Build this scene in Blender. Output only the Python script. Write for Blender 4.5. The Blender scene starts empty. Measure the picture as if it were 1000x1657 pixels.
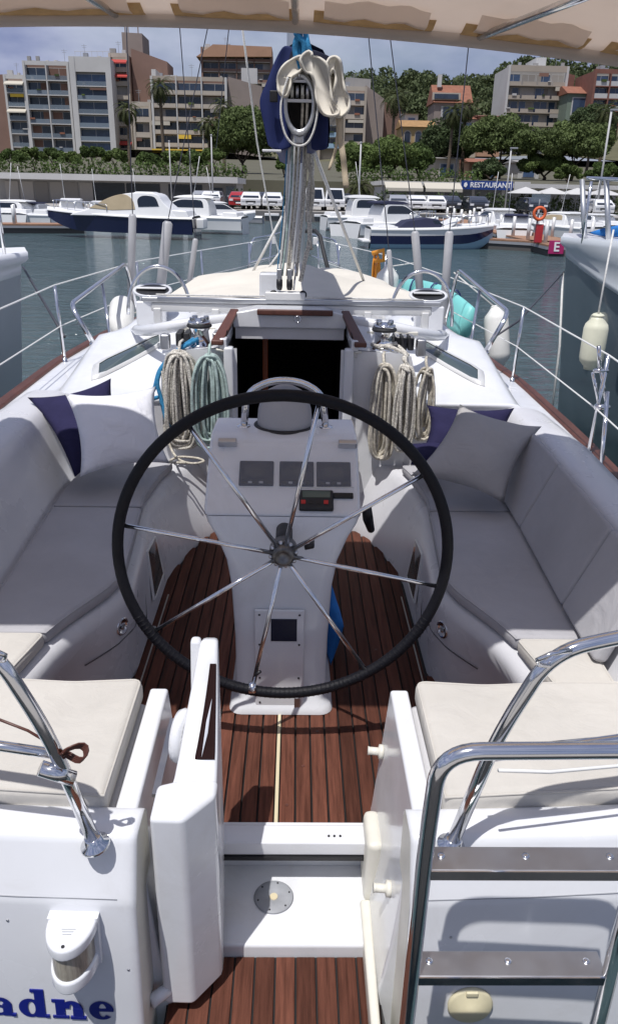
import bpy, bmesh, math, random
import numpy as np
from mathutils import Vector, Matrix, Quaternion

random.seed(7); rng = np.random.default_rng(11)
scene = bpy.context.scene
COL = scene.collection
R = math.radians

# ------------------------------------------------------------------ camera
PITCH, YAW, ROLL, FPX = R(22.7), R(-1.25), R(1.2), 1250.0
CAM = Vector((0.035, 0.0, 2.75))
_f0 = Vector((-math.sin(YAW), math.cos(YAW), 0)); _r0 = Vector((math.cos(YAW), math.sin(YAW), 0))
FWD = _f0 * math.cos(PITCH) - Vector((0, 0, math.sin(PITCH)))
_u0 = _f0 * math.sin(PITCH) + Vector((0, 0, math.cos(PITCH)))
RGT = _r0 * math.cos(ROLL) + _u0 * math.sin(ROLL)
UPV = _u0 * math.cos(ROLL) - _r0 * math.sin(ROLL)
cd = bpy.data.cameras.new('camera'); cam = bpy.data.objects.new('camera', cd); COL.objects.link(cam)
m = Matrix((RGT, UPV, -FWD)).transposed().to_4x4(); m.translation = CAM
cam.matrix_world = m
cd.sensor_fit = 'VERTICAL'; cd.sensor_height = 24.0; cd.lens = FPX / 1657 * 24
cd.clip_start = 0.05; cd.clip_end = 5000
scene.camera = cam

# ------------------------------------------------------------------ sky, sun, exposure
SUNV = Vector((-0.20, -0.33, 1.0)).normalized()        # towards the sun
elev = math.asin(SUNV.z); azim = math.atan2(SUNV.x, SUNV.y)
world = bpy.data.worlds.new('World'); scene.world = world; world.use_nodes = True
nt = world.node_tree; nt.nodes.clear()
def wn(t, **k):
    n = nt.nodes.new(t)
    for a, b in k.items(): setattr(n, a, b)
    return n
sky = wn('ShaderNodeTexSky', sky_type='NISHITA', sun_disc=False, sun_elevation=elev, sun_rotation=azim, altitude=0, air_density=1.0, dust_density=1.6)
tc = wn('ShaderNodeTexCoord'); mp = wn('ShaderNodeMapping'); mp.inputs['Scale'].default_value = (1.0, 1.0, 2.6)
n1 = wn('ShaderNodeTexNoise'); n1.inputs['Scale'].default_value = 2.3; n1.inputs['Detail'].default_value = 6; n1.inputs['Roughness'].default_value = .55
rp = wn('ShaderNodeValToRGB'); rp.color_ramp.elements[0].position = .30; rp.color_ramp.elements[1].position = .58
n2 = wn('ShaderNodeTexNoise'); n2.inputs['Scale'].default_value = 3.7; n2.inputs['Detail'].default_value = 7
rp2 = wn('ShaderNodeValToRGB'); rp2.color_ramp.elements[0].position = .42; rp2.color_ramp.elements[1].position = .62
rp2.color_ramp.elements[0].color = (3.0, 3.6, 6.2, 1); rp2.color_ramp.elements[1].color = (7.2, 7.7, 9.8, 1)
mx = wn('ShaderNodeMixRGB'); bg = wn('ShaderNodeBackground'); bg.inputs['Strength'].default_value = 0.070
out = wn('ShaderNodeOutputWorld'); L = nt.links.new
L(tc.outputs['Generated'], mp.inputs['Vector']); L(mp.outputs['Vector'], n1.inputs['Vector']); L(mp.outputs['Vector'], n2.inputs['Vector'])
L(n1.outputs['Fac'], rp.inputs['Fac']); L(n2.outputs['Fac'], rp2.inputs['Fac'])
L(rp.outputs['Color'], mx.inputs['Fac']); L(sky.outputs['Color'], mx.inputs['Color1']); L(rp2.outputs['Color'], mx.inputs['Color2'])
L(mx.outputs['Color'], bg.inputs['Color']); L(bg.outputs['Background'], out.inputs['Surface'])
sd = bpy.data.lights.new('sun', 'SUN'); sd.energy = 3.9; sd.angle = R(.53); sd.color = (1.0, .975, .955)
sun = bpy.data.objects.new('sun', sd); COL.objects.link(sun); sun.rotation_euler = SUNV.to_track_quat('Z', 'Y').to_euler(); sun.location = (0, 0, 60)
vs = scene.view_settings; vs.view_transform = 'Standard'; vs.look = 'None'; vs.exposure = 0.08; vs.gamma = 1.0
scene.display_settings.display_device = 'sRGB'
scene.cycles.max_bounces = 8; scene.cycles.diffuse_bounces = 4; scene.cycles.glossy_bounces = 4; scene.cycles.transmission_bounces = 6; scene.cycles.transparent_max_bounces = 8
scene.cycles.sample_clamp_indirect = 6
scene.cycles.use_denoising = True
try: scene.cycles.denoiser = 'OPENIMAGEDENOISE'
except Exception: pass

# ------------------------------------------------------------------ helpers
def at(px, py, x=None, y=None, z=None):
    """the place on the plane x=, y= or z= that is seen at this point of the 1000 x 1657 photograph"""
    d = FWD + RGT * ((px - 500) / FPX) - UPV * ((py - 828.5) / FPX)
    if z is not None: t = (z - CAM.z) / d.z
    elif y is not None: t = (y - CAM.y) / d.y
    else: t = (x - CAM.x) / d.x
    return CAM + d * t

MAT = {}
def mat(name, col, rough=.5, metal=0., var=0., vscale=4., bump=0., bscale=200., coat=0., spec=.5, objvar=0., stretch=None, rvar=0., trans=0., alpha=1., emit=None, sss=0., transl=0., bump2=None, grime=0.):
    m = bpy.data.materials.new(name); m.use_nodes = True; MAT[name] = m
    t = m.node_tree; p = t.nodes['Principled BSDF']; k = t.links.new
    p.inputs['Base Color'].default_value = (*col, 1); p.inputs['Roughness'].default_value = rough; p.inputs['Metallic'].default_value = metal
    p.inputs['Specular IOR Level'].default_value = spec
    if coat: p.inputs['Coat Weight'].default_value = coat; p.inputs['Coat Roughness'].default_value = .08
    if trans: p.inputs['Transmission Weight'].default_value = trans
    if alpha < 1: p.inputs['Alpha'].default_value = alpha
    if emit: p.inputs['Emission Color'].default_value = (*emit[0], 1); p.inputs['Emission Strength'].default_value = emit[1]
    vec = None
    if var or bump or rvar or stretch or grime or bump2:
        tcn = t.nodes.new('ShaderNodeTexCoord'); mpn = t.nodes.new('ShaderNodeMapping'); mpn.inputs['Scale'].default_value = stretch or (1, 1, 1)
        k(tcn.outputs['Object'], mpn.inputs['Vector']); vec = mpn.outputs['Vector']
    colsock = None
    if var:
        n = t.nodes.new('ShaderNodeTexNoise'); n.inputs['Scale'].default_value = vscale; n.inputs['Detail'].default_value = 6; n.inputs['Roughness'].default_value = .6; k(vec, n.inputs['Vector'])
        r = t.nodes.new('ShaderNodeMapRange'); r.inputs['From Min'].default_value = .3; r.inputs['From Max'].default_value = .7; r.inputs['To Min'].default_value = 1 - var; r.inputs['To Max'].default_value = 1 + var
        k(n.outputs['Fac'], r.inputs['Value'])
        h = t.nodes.new('ShaderNodeHueSaturation'); h.inputs['Color'].default_value = (*col, 1); k(r.outputs['Result'], h.inputs['Value'])
        colsock = h.outputs['Color']
    if objvar:
        oi = t.nodes.new('ShaderNodeObjectInfo'); r = t.nodes.new('ShaderNodeMapRange'); r.inputs['To Min'].default_value = 1 - objvar; r.inputs['To Max'].default_value = 1 + objvar
        k(oi.outputs['Random'], r.inputs['Value']); h = t.nodes.new('ShaderNodeHueSaturation'); h.inputs['Color'].default_value = (*col, 1); k(r.outputs['Result'], h.inputs['Value'])
        if colsock: k(colsock, h.inputs['Color'])
        colsock = h.outputs['Color']
    if grime:
        n = t.nodes.new('ShaderNodeTexNoise'); n.inputs['Scale'].default_value = 3.1; n.inputs['Detail'].default_value = 9; n.inputs['Roughness'].default_value = .72; n.inputs['Distortion'].default_value = .8; k(vec, n.inputs['Vector'])
        r = t.nodes.new('ShaderNodeMapRange'); r.inputs['From Min'].default_value = .50; r.inputs['From Max'].default_value = .80; r.inputs['To Max'].default_value = grime; k(n.outputs['Fac'], r.inputs['Value'])
        mm = t.nodes.new('ShaderNodeMixRGB'); mm.inputs['Color1'].default_value = (*col, 1); mm.inputs['Color2'].default_value = (.30, .26, .19, 1); k(r.outputs['Result'], mm.inputs['Fac'])
        if colsock: k(colsock, mm.inputs['Color1'])
        colsock = mm.outputs['Color']
    if colsock: k(colsock, p.inputs['Base Color'])
    if rvar:
        n = t.nodes.new('ShaderNodeTexNoise'); n.inputs['Scale'].default_value = vscale * 2; n.inputs['Detail'].default_value = 5; k(vec, n.inputs['Vector'])
        r = t.nodes.new('ShaderNodeMapRange'); r.inputs['From Min'].default_value = .3; r.inputs['From Max'].default_value = .7; r.inputs['To Min'].default_value = max(0, rough - rvar); r.inputs['To Max'].default_value = rough + rvar
        k(n.outputs['Fac'], r.inputs['Value']); k(r.outputs['Result'], p.inputs['Roughness'])
    if bump:
        n = t.nodes.new('ShaderNodeTexNoise'); n.inputs['Scale'].default_value = bscale; n.inputs['Detail'].default_value = 3; k(vec, n.inputs['Vector'])
        b = t.nodes.new('ShaderNodeBump'); b.inputs['Strength'].default_value = bump; b.inputs['Distance'].default_value = .01; k(n.outputs['Fac'], b.inputs['Height']); k(b.outputs['Normal'], p.inputs['Normal'])
        if bump2:
            n = t.nodes.new('ShaderNodeTexNoise'); n.inputs['Scale'].default_value = bump2[1]; n.inputs['Detail'].default_value = 4; n.inputs['Distortion'].default_value = 1.5; k(vec, n.inputs['Vector'])
            b2 = t.nodes.new('ShaderNodeBump'); b2.inputs['Strength'].default_value = bump2[0]; b2.inputs['Distance'].default_value = .03; k(n.outputs['Fac'], b2.inputs['Height']); k(b.outputs['Normal'], b2.inputs['Normal']); k(b2.outputs['Normal'], p.inputs['Normal'])
    if transl:
        o = t.nodes['Material Output']; tr = t.nodes.new('ShaderNodeBsdfTranslucent'); tr.inputs['Color'].default_value = (*col, 1)
        if colsock: k(colsock, tr.inputs['Color'])
        mxs = t.nodes.new('ShaderNodeMixShader'); mxs.inputs['Fac'].default_value = transl
        k(p.outputs['BSDF'], mxs.inputs[1]); k(tr.outputs['BSDF'], mxs.inputs[2]); k(mxs.outputs['Shader'], o.inputs['Surface'])
    return m

def link(name, me, mt, parent=None, smooth=False, bevel=0, bseg=2, subsurf=0, solid=0):
    me.name = name
    if mt is not None and not me.materials:
        me.materials.append(MAT[mt] if isinstance(mt, str) else mt)
    if smooth:
        for p in me.polygons: p.use_smooth = True
    o = bpy.data.objects.new(name, me); COL.objects.link(o)
    if parent is not None:
        o.parent = parent
        o.matrix_parent_inverse = Matrix.Translation(parent_loc(parent)).inverted()
    if solid:
        md = o.modifiers.new('solid', 'SOLIDIFY'); md.thickness = solid; md.offset = -1
    if bevel:
        md = o.modifiers.new('bevel', 'BEVEL'); md.width = bevel; md.segments = bseg; md.limit_method = 'ANGLE'; md.angle_limit = R(28)
        md.harden_normals = False
        for p in me.polygons: p.use_smooth = True
        w = o.modifiers.new('wn', 'WEIGHTED_NORMAL'); w.keep_sharp = True
    if subsurf:
        md = o.modifiers.new('sub', 'SUBSURF'); md.levels = subsurf; md.render_levels = subsurf
    return o
def parent_loc(p): return Vector(p.location) if p.parent is None else Vector((0, 0, 0))
def ob(name, verts, faces, mt, parent=None, **k):
    me = bpy.data.meshes.new(name); me.from_pydata([tuple(v) for v in verts], [], faces); me.update()
    bm = bmesh.new(); bm.from_mesh(me); bmesh.ops.recalc_face_normals(bm, faces=bm.faces); bm.to_mesh(me); bm.free()
    return link(name, me, mt, parent, **k)
def tag(o, label=None, cat=None, group=None, kind=None):
    if label: o['label'] = label
    if cat: o['category'] = cat
    if group: o['group'] = group
    if kind: o['kind'] = kind
    return o
def thing(name, label, cat, loc=(0, 0, 0), group=None):
    o = bpy.data.objects.new(name, None); COL.objects.link(o); o.location = loc; o.empty_display_size = .2
    return tag(o, label, cat, group)
def node(name, parent):
    o = bpy.data.objects.new(name, None); COL.objects.link(o); o.parent = parent
    o.matrix_parent_inverse = Matrix.Translation(parent_loc(parent)).inverted()
    return o
def copy_tree(o, parent=None):
    c = o.copy(); COL.objects.link(c)
    if parent is not None: c.parent = parent
    for ch in list(o.children): copy_tree(ch, c)
    return c

class MB:
    """collects shapes that make one mesh"""
    def __init__(s): s.v = []; s.f = []
    def add(s, v, f):
        n = len(s.v); s.v += [tuple(x) for x in v]; s.f += [tuple(i + n for i in q) for q in f]; return s
    def box(s, c, d, rz=0, M=None):
        x, y, z = d[0] / 2, d[1] / 2, d[2] / 2; c = Vector(c)
        V = [Vector((a, b, e)) for e in (-z, z) for a, b in ((-x, -y), (x, -y), (x, y), (-x, y))]
        if rz: Mr = Matrix.Rotation(rz, 3, 'Z'); V = [Mr @ v for v in V]
        if M is not None: V = [M @ v for v in V]
        return s.add([v + c for v in V], [(3, 2, 1, 0), (4, 5, 6, 7), (0, 1, 5, 4), (1, 2, 6, 5), (2, 3, 7, 6), (3, 0, 4, 7)])
    def tube(s, pts, r, seg=8, closed=False, caps=True):
        P_ = [Vector(p) for p in pts]; n = len(P_); rs = r if isinstance(r, (list, tuple)) else [r] * n
        T = []
        for i in range(n):
            a = P_[(i - 1) % n] if (closed or i > 0) else P_[i]; b = P_[(i + 1) % n] if (closed or i < n - 1) else P_[i]
            t = (b - a); T.append(t.normalized() if t.length > 1e-9 else Vector((0, 0, 1)))
        u = T[0].orthogonal().normalized(); V = []
        for i in range(n):
            if i: q = T[i - 1].rotation_difference(T[i]); u = (q @ u); u = (u - T[i] * u.dot(T[i])).normalized()
            w = T[i].cross(u)
            for j in range(seg):
                a = 2 * math.pi * j / seg; V.append(P_[i] + (u * math.cos(a) + w * math.sin(a)) * rs[i])
        Fc = []
        for i in range(n if closed else n - 1):
            for j in range(seg):
                a = i * seg + j; b = i * seg + (j + 1) % seg; k2 = ((i + 1) % n) * seg
                Fc.append((a, b, k2 + (j + 1) % seg, k2 + j))
        if caps and not closed: Fc += [tuple(range(seg))[::-1], tuple((n - 1) * seg + j for j in range(seg))]
        return s.add(V, Fc)
    def lathe(s, prof, c, axis=(0, 0, 1), seg=20):
        """prof: (radius, height) pairs"""
        ax = Vector(axis).normalized(); u = ax.orthogonal().normalized(); w = ax.cross(u); c = Vector(c); V = []; Fc = []
        for r, h in prof:
            for j in range(seg):
                a = 2 * math.pi * j / seg; V.append(c + ax * h + (u * math.cos(a) + w * math.sin(a)) * r)
        for i in range(len(prof) - 1):
            for j in range(seg): Fc.append((i * seg + j, i * seg + (j + 1) % seg, (i + 1) * seg + (j + 1) % seg, (i + 1) * seg + j))
        Fc += [tuple(range(seg))[::-1], tuple((len(prof) - 1) * seg + j for j in range(seg))]
        return s.add(V, Fc)
    def prism(s, poly, a, b, axis='z'):
        n = len(poly)
        def pt(p, h): return {'z': (p[0], p[1], h), 'x': (h, p[0], p[1]), 'y': (p[0], h, p[1])}[axis]
        return s.add([pt(p, a) for p in poly] + [pt(p, b) for p in poly],
                     [tuple(range(n))[::-1], tuple(range(n, 2 * n))] + [(i, (i + 1) % n, n + (i + 1) % n, n + i) for i in range(n)])
    def grid(s, rows):
        n = len(rows[0])
        return s.add([p for r in rows for p in r], [(i * n + j, i * n + j + 1, (i + 1) * n + j + 1, (i + 1) * n + j) for i in range(len(rows) - 1) for j in range(n - 1)])
    def build(s, name, mt, parent=None, **k): return ob(name, s.v, s.f, mt, parent, **k)
def box(name, c, d, mt, parent=None, rz=0, **k): return MB().box(c, d, rz).build(name, mt, parent, **k)
def tube(name, pts, r, mt, parent=None, seg=10, closed=False, **k): return MB().tube(pts, r, seg, closed).build(name, mt, parent, smooth=True, **k)
def spl(pts, n=8, closed=False):
    """Catmull-Rom through pts"""
    P_ = [Vector(p) for p in pts]; m_ = len(P_); o = []
    for i in range(m_ if closed else m_ - 1):
        if closed: a, b, c, d = P_[(i - 1) % m_], P_[i], P_[(i + 1) % m_], P_[(i + 2) % m_]
        else: a, b, c, d = P_[max(i - 1, 0)], P_[i], P_[i + 1], P_[min(i + 2, m_ - 1)]
        for k in range(n):
            t = k / n; o.append(.5 * ((2 * b) + (c - a) * t + (2 * a - 5 * b + 4 * c - d) * t * t + (3 * b - a - 3 * c + d) * t ** 3))
    if not closed: o.append(P_[-1])
    return o
def fillet(pts, r=.05, n=6):
    """polyline with rounded corners"""
    P_ = [Vector(p) for p in pts]; o = [P_[0]]
    for i in range(1, len(P_) - 1):
        a, b, c = P_[i - 1], P_[i], P_[i + 1]; d = min(r, (a - b).length * .45, (c - b).length * .45)
        p, q = b + (a - b).normalized() * d, b + (c - b).normalized() * d
        for k in range(n + 1): t = k / n; o.append(p * (1 - t) ** 2 + b * 2 * t * (1 - t) + q * t * t)
    o.append(P_[-1]); return o
def sm(a, b, x):
    t = min(1, max(0, (x - a) / (b - a))); return t * t * (3 - 2 * t)
def lerp(tab, x):
    if x <= tab[0][0]: return tab[0][1]
    for (a, u), (b, v) in zip(tab, tab[1:]):
        if x <= b: return u + (v - u) * (x - a) / (b - a)
    return tab[-1][1]
def pillow(name, corners, thick, mt, parent=None, n=18, sag=0.):
    """a stuffed square cushion between four corner places (order round the edge)"""
    a, b, c, d = [Vector(q) for q in corners]; nn = (b - a).cross(d - a).normalized(); rows = ([], []); ph = random.random() * 6
    for side in (0, 1):
        for i in range(n + 1):
            r = []
            for j in range(n + 1):
                u, v = i / n, j / n; uu, vv = u * 2 - 1, v * 2 - 1
                e = max(0, (1 - uu * uu)) ** .55 * max(0, (1 - vv * vv)) ** .55
                # edges draw in between the corners
                iu = .5 + (u - .5) * (1 - .15 * (1 - vv * vv)); iv = .5 + (v - .5) * (1 - .15 * (1 - uu * uu))
                p = a * (1 - iu) * (1 - iv) + b * iu * (1 - iv) + c * iu * iv + d * (1 - iu) * iv
                wr = .10 * math.sin(5 * uu + 3 * vv + ph) * abs(uu * vv) + .05 * math.sin(9 * vv - 4 * uu + ph)
                h = e * thick / 2 * (1 + wr)
                r.append(p + nn * (h if side == 0 else -h))
            rows[side].append(r)
    mb = MB(); mb.grid(rows[0]); mb.grid([r[::-1] for r in rows[1]])
    o = mb.build(name, mt, parent, smooth=True)
    bm = bmesh.new(); bm.from_mesh(o.data); bmesh.ops.remove_doubles(bm, verts=bm.verts, dist=.0008); bmesh.ops.recalc_face_normals(bm, faces=bm.faces)
    for f in bm.faces: f.smooth = True
    bm.to_mesh(o.data); bm.free()
    return o

# ------------------------------------------------------------------ materials
mat('gelcoat', (.71, .72, .74), .20, var=.045, vscale=2.2, rvar=.10, coat=.3, grime=.22)
mat('gelcoat_shell', (.60, .60, .62), .30, var=.03, vscale=1.6, rvar=.08, bump=.015, bscale=6, grime=.16)
mat('nonskid', (.78, .78, .765), .55, var=.03, vscale=3, bump=.10, bscale=420)
mat('cream_plastic', (.68, .66, .58), .42, var=.06, vscale=9)
mat('yellowed', (.66, .60, .40), .45, var=.08, vscale=14)
mat('steel', (.74, .745, .76), .11, 1.0, rvar=.06, var=.05, vscale=7)
mat('steel_dull', (.50, .50, .51), .36, 1.0, var=.05, vscale=9, rvar=.06)
mat('hub_metal', (.16, .155, .15), .42, .9, var=.4, vscale=60)
mat('alu', (.56, .57, .58), .38, .85, var=.08, vscale=5, stretch=(1, 1, .2))
mat('sleeve_grey', (.40, .40, .41), .45, var=.06, vscale=6)
mat('alu_white', (.66, .66, .65), .35, .15, var=.03, vscale=6)
mat('teak', (.098, .037, .024), .62, spec=.12, var=.42, vscale=9, stretch=(9, .55, 9), objvar=.34, bump=.10, bscale=60, rvar=.1)
mat('teak_rail', (.10, .036, .024), .5, var=.25, vscale=12, stretch=(2, .6, 2), objvar=.1)
mat('mahogany_shaded', (.020, .009, .009), .85, spec=.08)  # gate inset wood, the shade on its face put into the colour
mat('mahogany', (.085, .028, .018), .38, var=.25, vscale=10, stretch=(3, .5, 3))
mat('caulk', (.012, .011, .011), .6)
mat('seam_cream', (.62, .54, .36), .5)
mat('fabric', (.40, .395, .41), .88, var=.07, vscale=3, bump=.12, bscale=520, spec=.2, bump2=(.30, 5))  # cushion cloth under the bimini, shade put in as a darker, greyer tone
mat('fabric_sunlit', (.54, .515, .47), .88, var=.07, vscale=3.5, bump=.12, bscale=520, spec=.2, bump2=(.25, 6), grime=.12)  # same cushion cloth in the sun, sunlight put in as a paler cream
mat('fabric_pillow', (.40, .385, .375), .9, var=.05, vscale=5, bump=.14, bscale=600, spec=.2, bump2=(.40, 7))
mat('navy_cloth', (.022, .020, .062), .85, var=.15, vscale=6, bump=.12, bscale=600, spec=.2, bump2=(.40, 7))
mat('white_cloth', (.76, .76, .79), .85, var=.03, vscale=5, bump=.10, bscale=600, spec=.2, bump2=(.40, 7))
mat('sail_bag', (.013, .022, .095), .72, var=.22, vscale=5, bump=.06, bscale=30, spec=.3)
mat('sail_bag_dark', (.006, .008, .03), .8, var=.2, vscale=5)
mat('sail_cloth', (.72, .67, .57), .8, var=.07, vscale=8, bump=.08, bscale=40, transl=.12)
mat('cover_cloth', (.66, .62, .54), .85, var=.06, vscale=3, bump=.25, bscale=9)
mat('bimini_cloth', (.76, .68, .61), .85, var=.04, vscale=2, bump=.05, bscale=500, transl=.60)
mat('bimini_hem', (.46, .30, .13), .8, var=.2, vscale=20, transl=.28)
mat('strap', (.50, .42, .30), .85, var=.1, vscale=30)
mat('black', (.010, .010, .012), .5)
mat('rim_leather', (.006, .006, .009), .55, bump=.2, bscale=160, spec=.25)
mat('rubber', (.02, .02, .022), .65)
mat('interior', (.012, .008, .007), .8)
mat('interior_wood', (.30, .07, .02), .4, var=.2, vscale=8)
mat('screen', (.008, .012, .032), .30, spec=.3)
mat('lcd', (.10, .13, .11), .25)
mat('red_dot', (.5, .02, .02), .4)
mat('acrylic', (.85, .88, .92), .05, alpha=.07, spec=.4)
mat('port_glass', (.06, .085, .085), .06, coat=.8)
mat('lamp_glass', (.36, .33, .27), .14, alpha=.86, spec=.6, var=.35, vscale=40, stretch=(3, 3, .3))
mat('rope_beige', (.52, .48, .40), .9, var=.40, vscale=70, bump=.5, bscale=260)
mat('rope_fleck', (.56, .53, .47), .9, var=.65, vscale=110, bump=.5, bscale=260)
mat('rope_mint', (.38, .48, .45), .9, var=.30, vscale=60, bump=.5, bscale=260)
mat('rope_blue', (.03, .22, .42), .85, var=.3, vscale=60, bump=.5, bscale=260)
mat('rope_white', (.66, .65, .62), .9, var=.15, vscale=60, bump=.4, bscale=260)
mat('wire', (.42, .43, .45), .4, .8)
mat('wire_sheathed', (.72, .72, .70), .5)
mat('wire_dark', (.06, .06, .075), .5, .3)
mat('fender_white', (.74, .73, .69), .35, var=.06, vscale=5)
mat('fender_cream', (.72, .71, .55), .4, var=.08, vscale=5)
mat('fender_navy', (.03, .04, .15), .4)
mat('turquoise', (.20, .58, .55), .45, var=.06, vscale=4)
mat('cloth_blue', (.015, .16, .48), .8, var=.2, vscale=9)
mat('orange', (.75, .30, .03), .6, var=.15, vscale=20)
mat('name_blue', (.006, .012, .19), .3)
mat('drain_grey', (.30, .31, .33), .55, var=.12, vscale=20)
mat('hull_white', (.74, .75, .77), .25, var=.03, vscale=1.2, coat=.2)
mat('hull_bluegrey', (.115, .15, .175), .22, var=.06, vscale=1.5, coat=.3)
mat('hull_pale', (.50, .53, .55), .3, var=.04, vscale=1.5)
mat('hull_grey', (.42, .45, .47), .25, var=.04, vscale=1.5, coat=.2)
mat('dock_concrete', (.34, .32, .29), .85, var=.15, vscale=1.5, bump=.2, bscale=12)
mat('emblem_grey', (.55, .57, .62), .4)
mat('lcd_dim', (.014, .020, .036), .25)
mat('seam_pale', (.34, .32, .28), .6)
mat('joint_dark', (.10, .10, .105), .8)
# ================================================================== water
def make_water():
    me = bpy.data.meshes.new('water'); S = 2500
    me.from_pydata([(-S, -300, 0), (S, -300, 0), (S, 3000, 0), (-S, 3000, 0)], [], [(0, 1, 2, 3)])
    m = bpy.data.materials.new('sea'); m.use_nodes = True; t = m.node_tree; p = t.nodes['Principled BSDF']; k = t.links.new
    p.inputs['Base Color'].default_value = (.010, .034, .040, 1); p.inputs['Roughness'].default_value = .06; p.inputs['IOR'].default_value = 1.33
    tcn = t.nodes.new('ShaderNodeTexCoord'); mpn = t.nodes.new('ShaderNodeMapping'); mpn.inputs['Scale'].default_value = (.55, 1.25, 1); mpn.inputs['Rotation'].default_value = (0, 0, R(8))
    k(tcn.outputs['Object'], mpn.inputs['Vector'])
    a = t.nodes.new('ShaderNodeTexNoise'); a.inputs['Scale'].default_value = 2.4; a.inputs['Detail'].default_value = 5; a.inputs['Roughness'].default_value = .62; a.inputs['Distortion'].default_value = .6; k(mpn.outputs['Vector'], a.inputs['Vector'])
    b = t.nodes.new('ShaderNodeBump'); b.inputs['Strength'].default_value = .95; b.inputs['Distance'].default_value = .24; k(a.outputs['Fac'], b.inputs['Height'])
    a2 = t.nodes.new('ShaderNodeTexNoise'); a2.inputs['Scale'].default_value = .35; a2.inputs['Detail'].default_value = 3; k(mpn.outputs['Vector'], a2.inputs['Vector'])
    b2 = t.nodes.new('ShaderNodeBump'); b2.inputs['Strength'].default_value = .35; b2.inputs['Distance'].default_value = .5; k(a2.outputs['Fac'], b2.inputs['Height']); k(b.outputs['Normal'], b2.inputs['Normal'])
    k(b2.outputs['Normal'], p.inputs['Normal'])
    rr = t.nodes.new('ShaderNodeValToRGB'); rr.color_ramp.elements[0].color = (.045, .078, .088, 1); rr.color_ramp.elements[1].color = (.075, .118, .126, 1); k(a2.outputs['Fac'], rr.inputs['Fac']); k(rr.outputs['Color'], p.inputs['Base Color'])
    me.materials.append(m); o = bpy.data.objects.new('water', me); COL.objects.link(o); tag(o, 'dark green rippled harbour water between the boats', kind='structure')
make_water()
tag(MB().box((0, -2.2, .35), (60, 4.6, 1.5)).build('dock', 'dock_concrete', None), 'pale concrete dock the yacht lies stern-to', kind='structure')

# ================================================================== the yacht
Y = thing('sailing_yacht', 'white sailing yacht with teak cockpit and big black wheel, seen from its stern', 'sailboat', (0, 6.5, 0))
SOLE = .90
BEAM = [(1.30, 1.50), (2.2, 1.62), (3.2, 1.70), (4.5, 1.77), (5.8, 1.79), (7.2, 1.70), (8.6, 1.47), (9.8, 1.14), (11.0, .72), (12.0, .33), (12.7, .03)]
def hb(y): return lerp(BEAM, y)
def tilt(x): return -.028 * x * sm(.9, 1.5, abs(x))
def rail_z(x, y): return 1.44 + tilt(x) + .05 * sm(7, 12.7, y)

# hull shell
mb = MB(); ys = [1.22 + .04 * k for k in range(3)] + [1.4 + .35 * k for k in range(33)]; ys = [y for y in ys if y < 12.7] + [12.7]
for s in (-1, 1):
    rows = []
    for y in ys:
        b = hb(y); zr = rail_z(s * b, y) - .03
        rows.append([(s * (b + .015), y, zr), (s * (b + .01) * 1.0, y - .0, 1.0), (s * b * .97, y, .6), (s * b * .90, y, .2), (s * b * .72, y, -.25), (0, y, -.6)])
    mb.grid(rows)
mb.build('hull', 'hull_white', Y, smooth=True)

# fore deck and coachroof in one moulding
NOTCH = (.335, 4.62)
def roof_w(y): return lerp([(4.2, 1.22), (6.4, 1.20), (7.6, 1.04), (9.0, .62), (9.9, .30)], y)
def deck_z(x, y):
    ax = abs(x)
    zd = 1.455 + tilt(x) + .05 * sm(7, 12.7, y) + .05 * (1 - min(1, ax / max(.05, hb(y))) ** 2)
    w = roof_w(y); zr = 2.035 - .085 * (x / 1.0) ** 2 - .022 * (y - 4.5) - .03 * sm(6.5, 9.5, y)
    s = 1 - sm(w - .16, w + .06, ax)
    fr = 1 - sm(8.3, 9.7, y)
    z = zd + (zr - zd) * s * fr
    if y < 4.62 and ax < .80: z -= .085 * (1 - sm(4.50, 4.60, y)) * s
    # the after quarters of the roof ramp down to the coamings
    ramp = 1.655 + (zr - 1.655) * sm(4.15, 5.75, y) ** .9
    q = sm(.62, .70, ax)
    if y < 5.8:
        zq = zd + (min(ramp, zr) - zd) * (1 - sm(1.26, 1.50, ax)); z = z * (1 - q) + zq * q
        if y > 5.2: t = sm(5.2, 5.8, y); zf = zd + (zr - zd) * s * fr; z = z * (1 - t) + zf * t
    return z
xs_u = sorted(set([round(-1 + 2 * k / 70, 4) for k in range(71)]))
ysd = [4.22 + .045 * k for k in range(36)] + [5.84 + .16 * k for k in range(43)]; ysd = [y for y in ysd if y < 12.65] + [12.66]
rows = []
for y in ysd:
    b = hb(y); r = []
    for u in xs_u:
        x = u * b
        r.append((x, y, deck_z(x, y)))
    rows.append(r)
n = len(xs_u); V = [p for r in rows for p in r]; Fc = []
for i in range(len(rows) - 1):
    for j in range(n - 1):
        cx = (rows[i][j][0] + rows[i][j + 1][0]) / 2; cyy = (ysd[i] + ysd[i + 1]) / 2
        if abs(cx) < NOTCH[0] + .02 and cyy < NOTCH[1]: continue
        Fc.append((i * n + j, i * n + j + 1, (i + 1) * n + j + 1, (i + 1) * n + j))
deck = ob('deck', V, Fc, 'gelcoat', Y, smooth=True)

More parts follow.
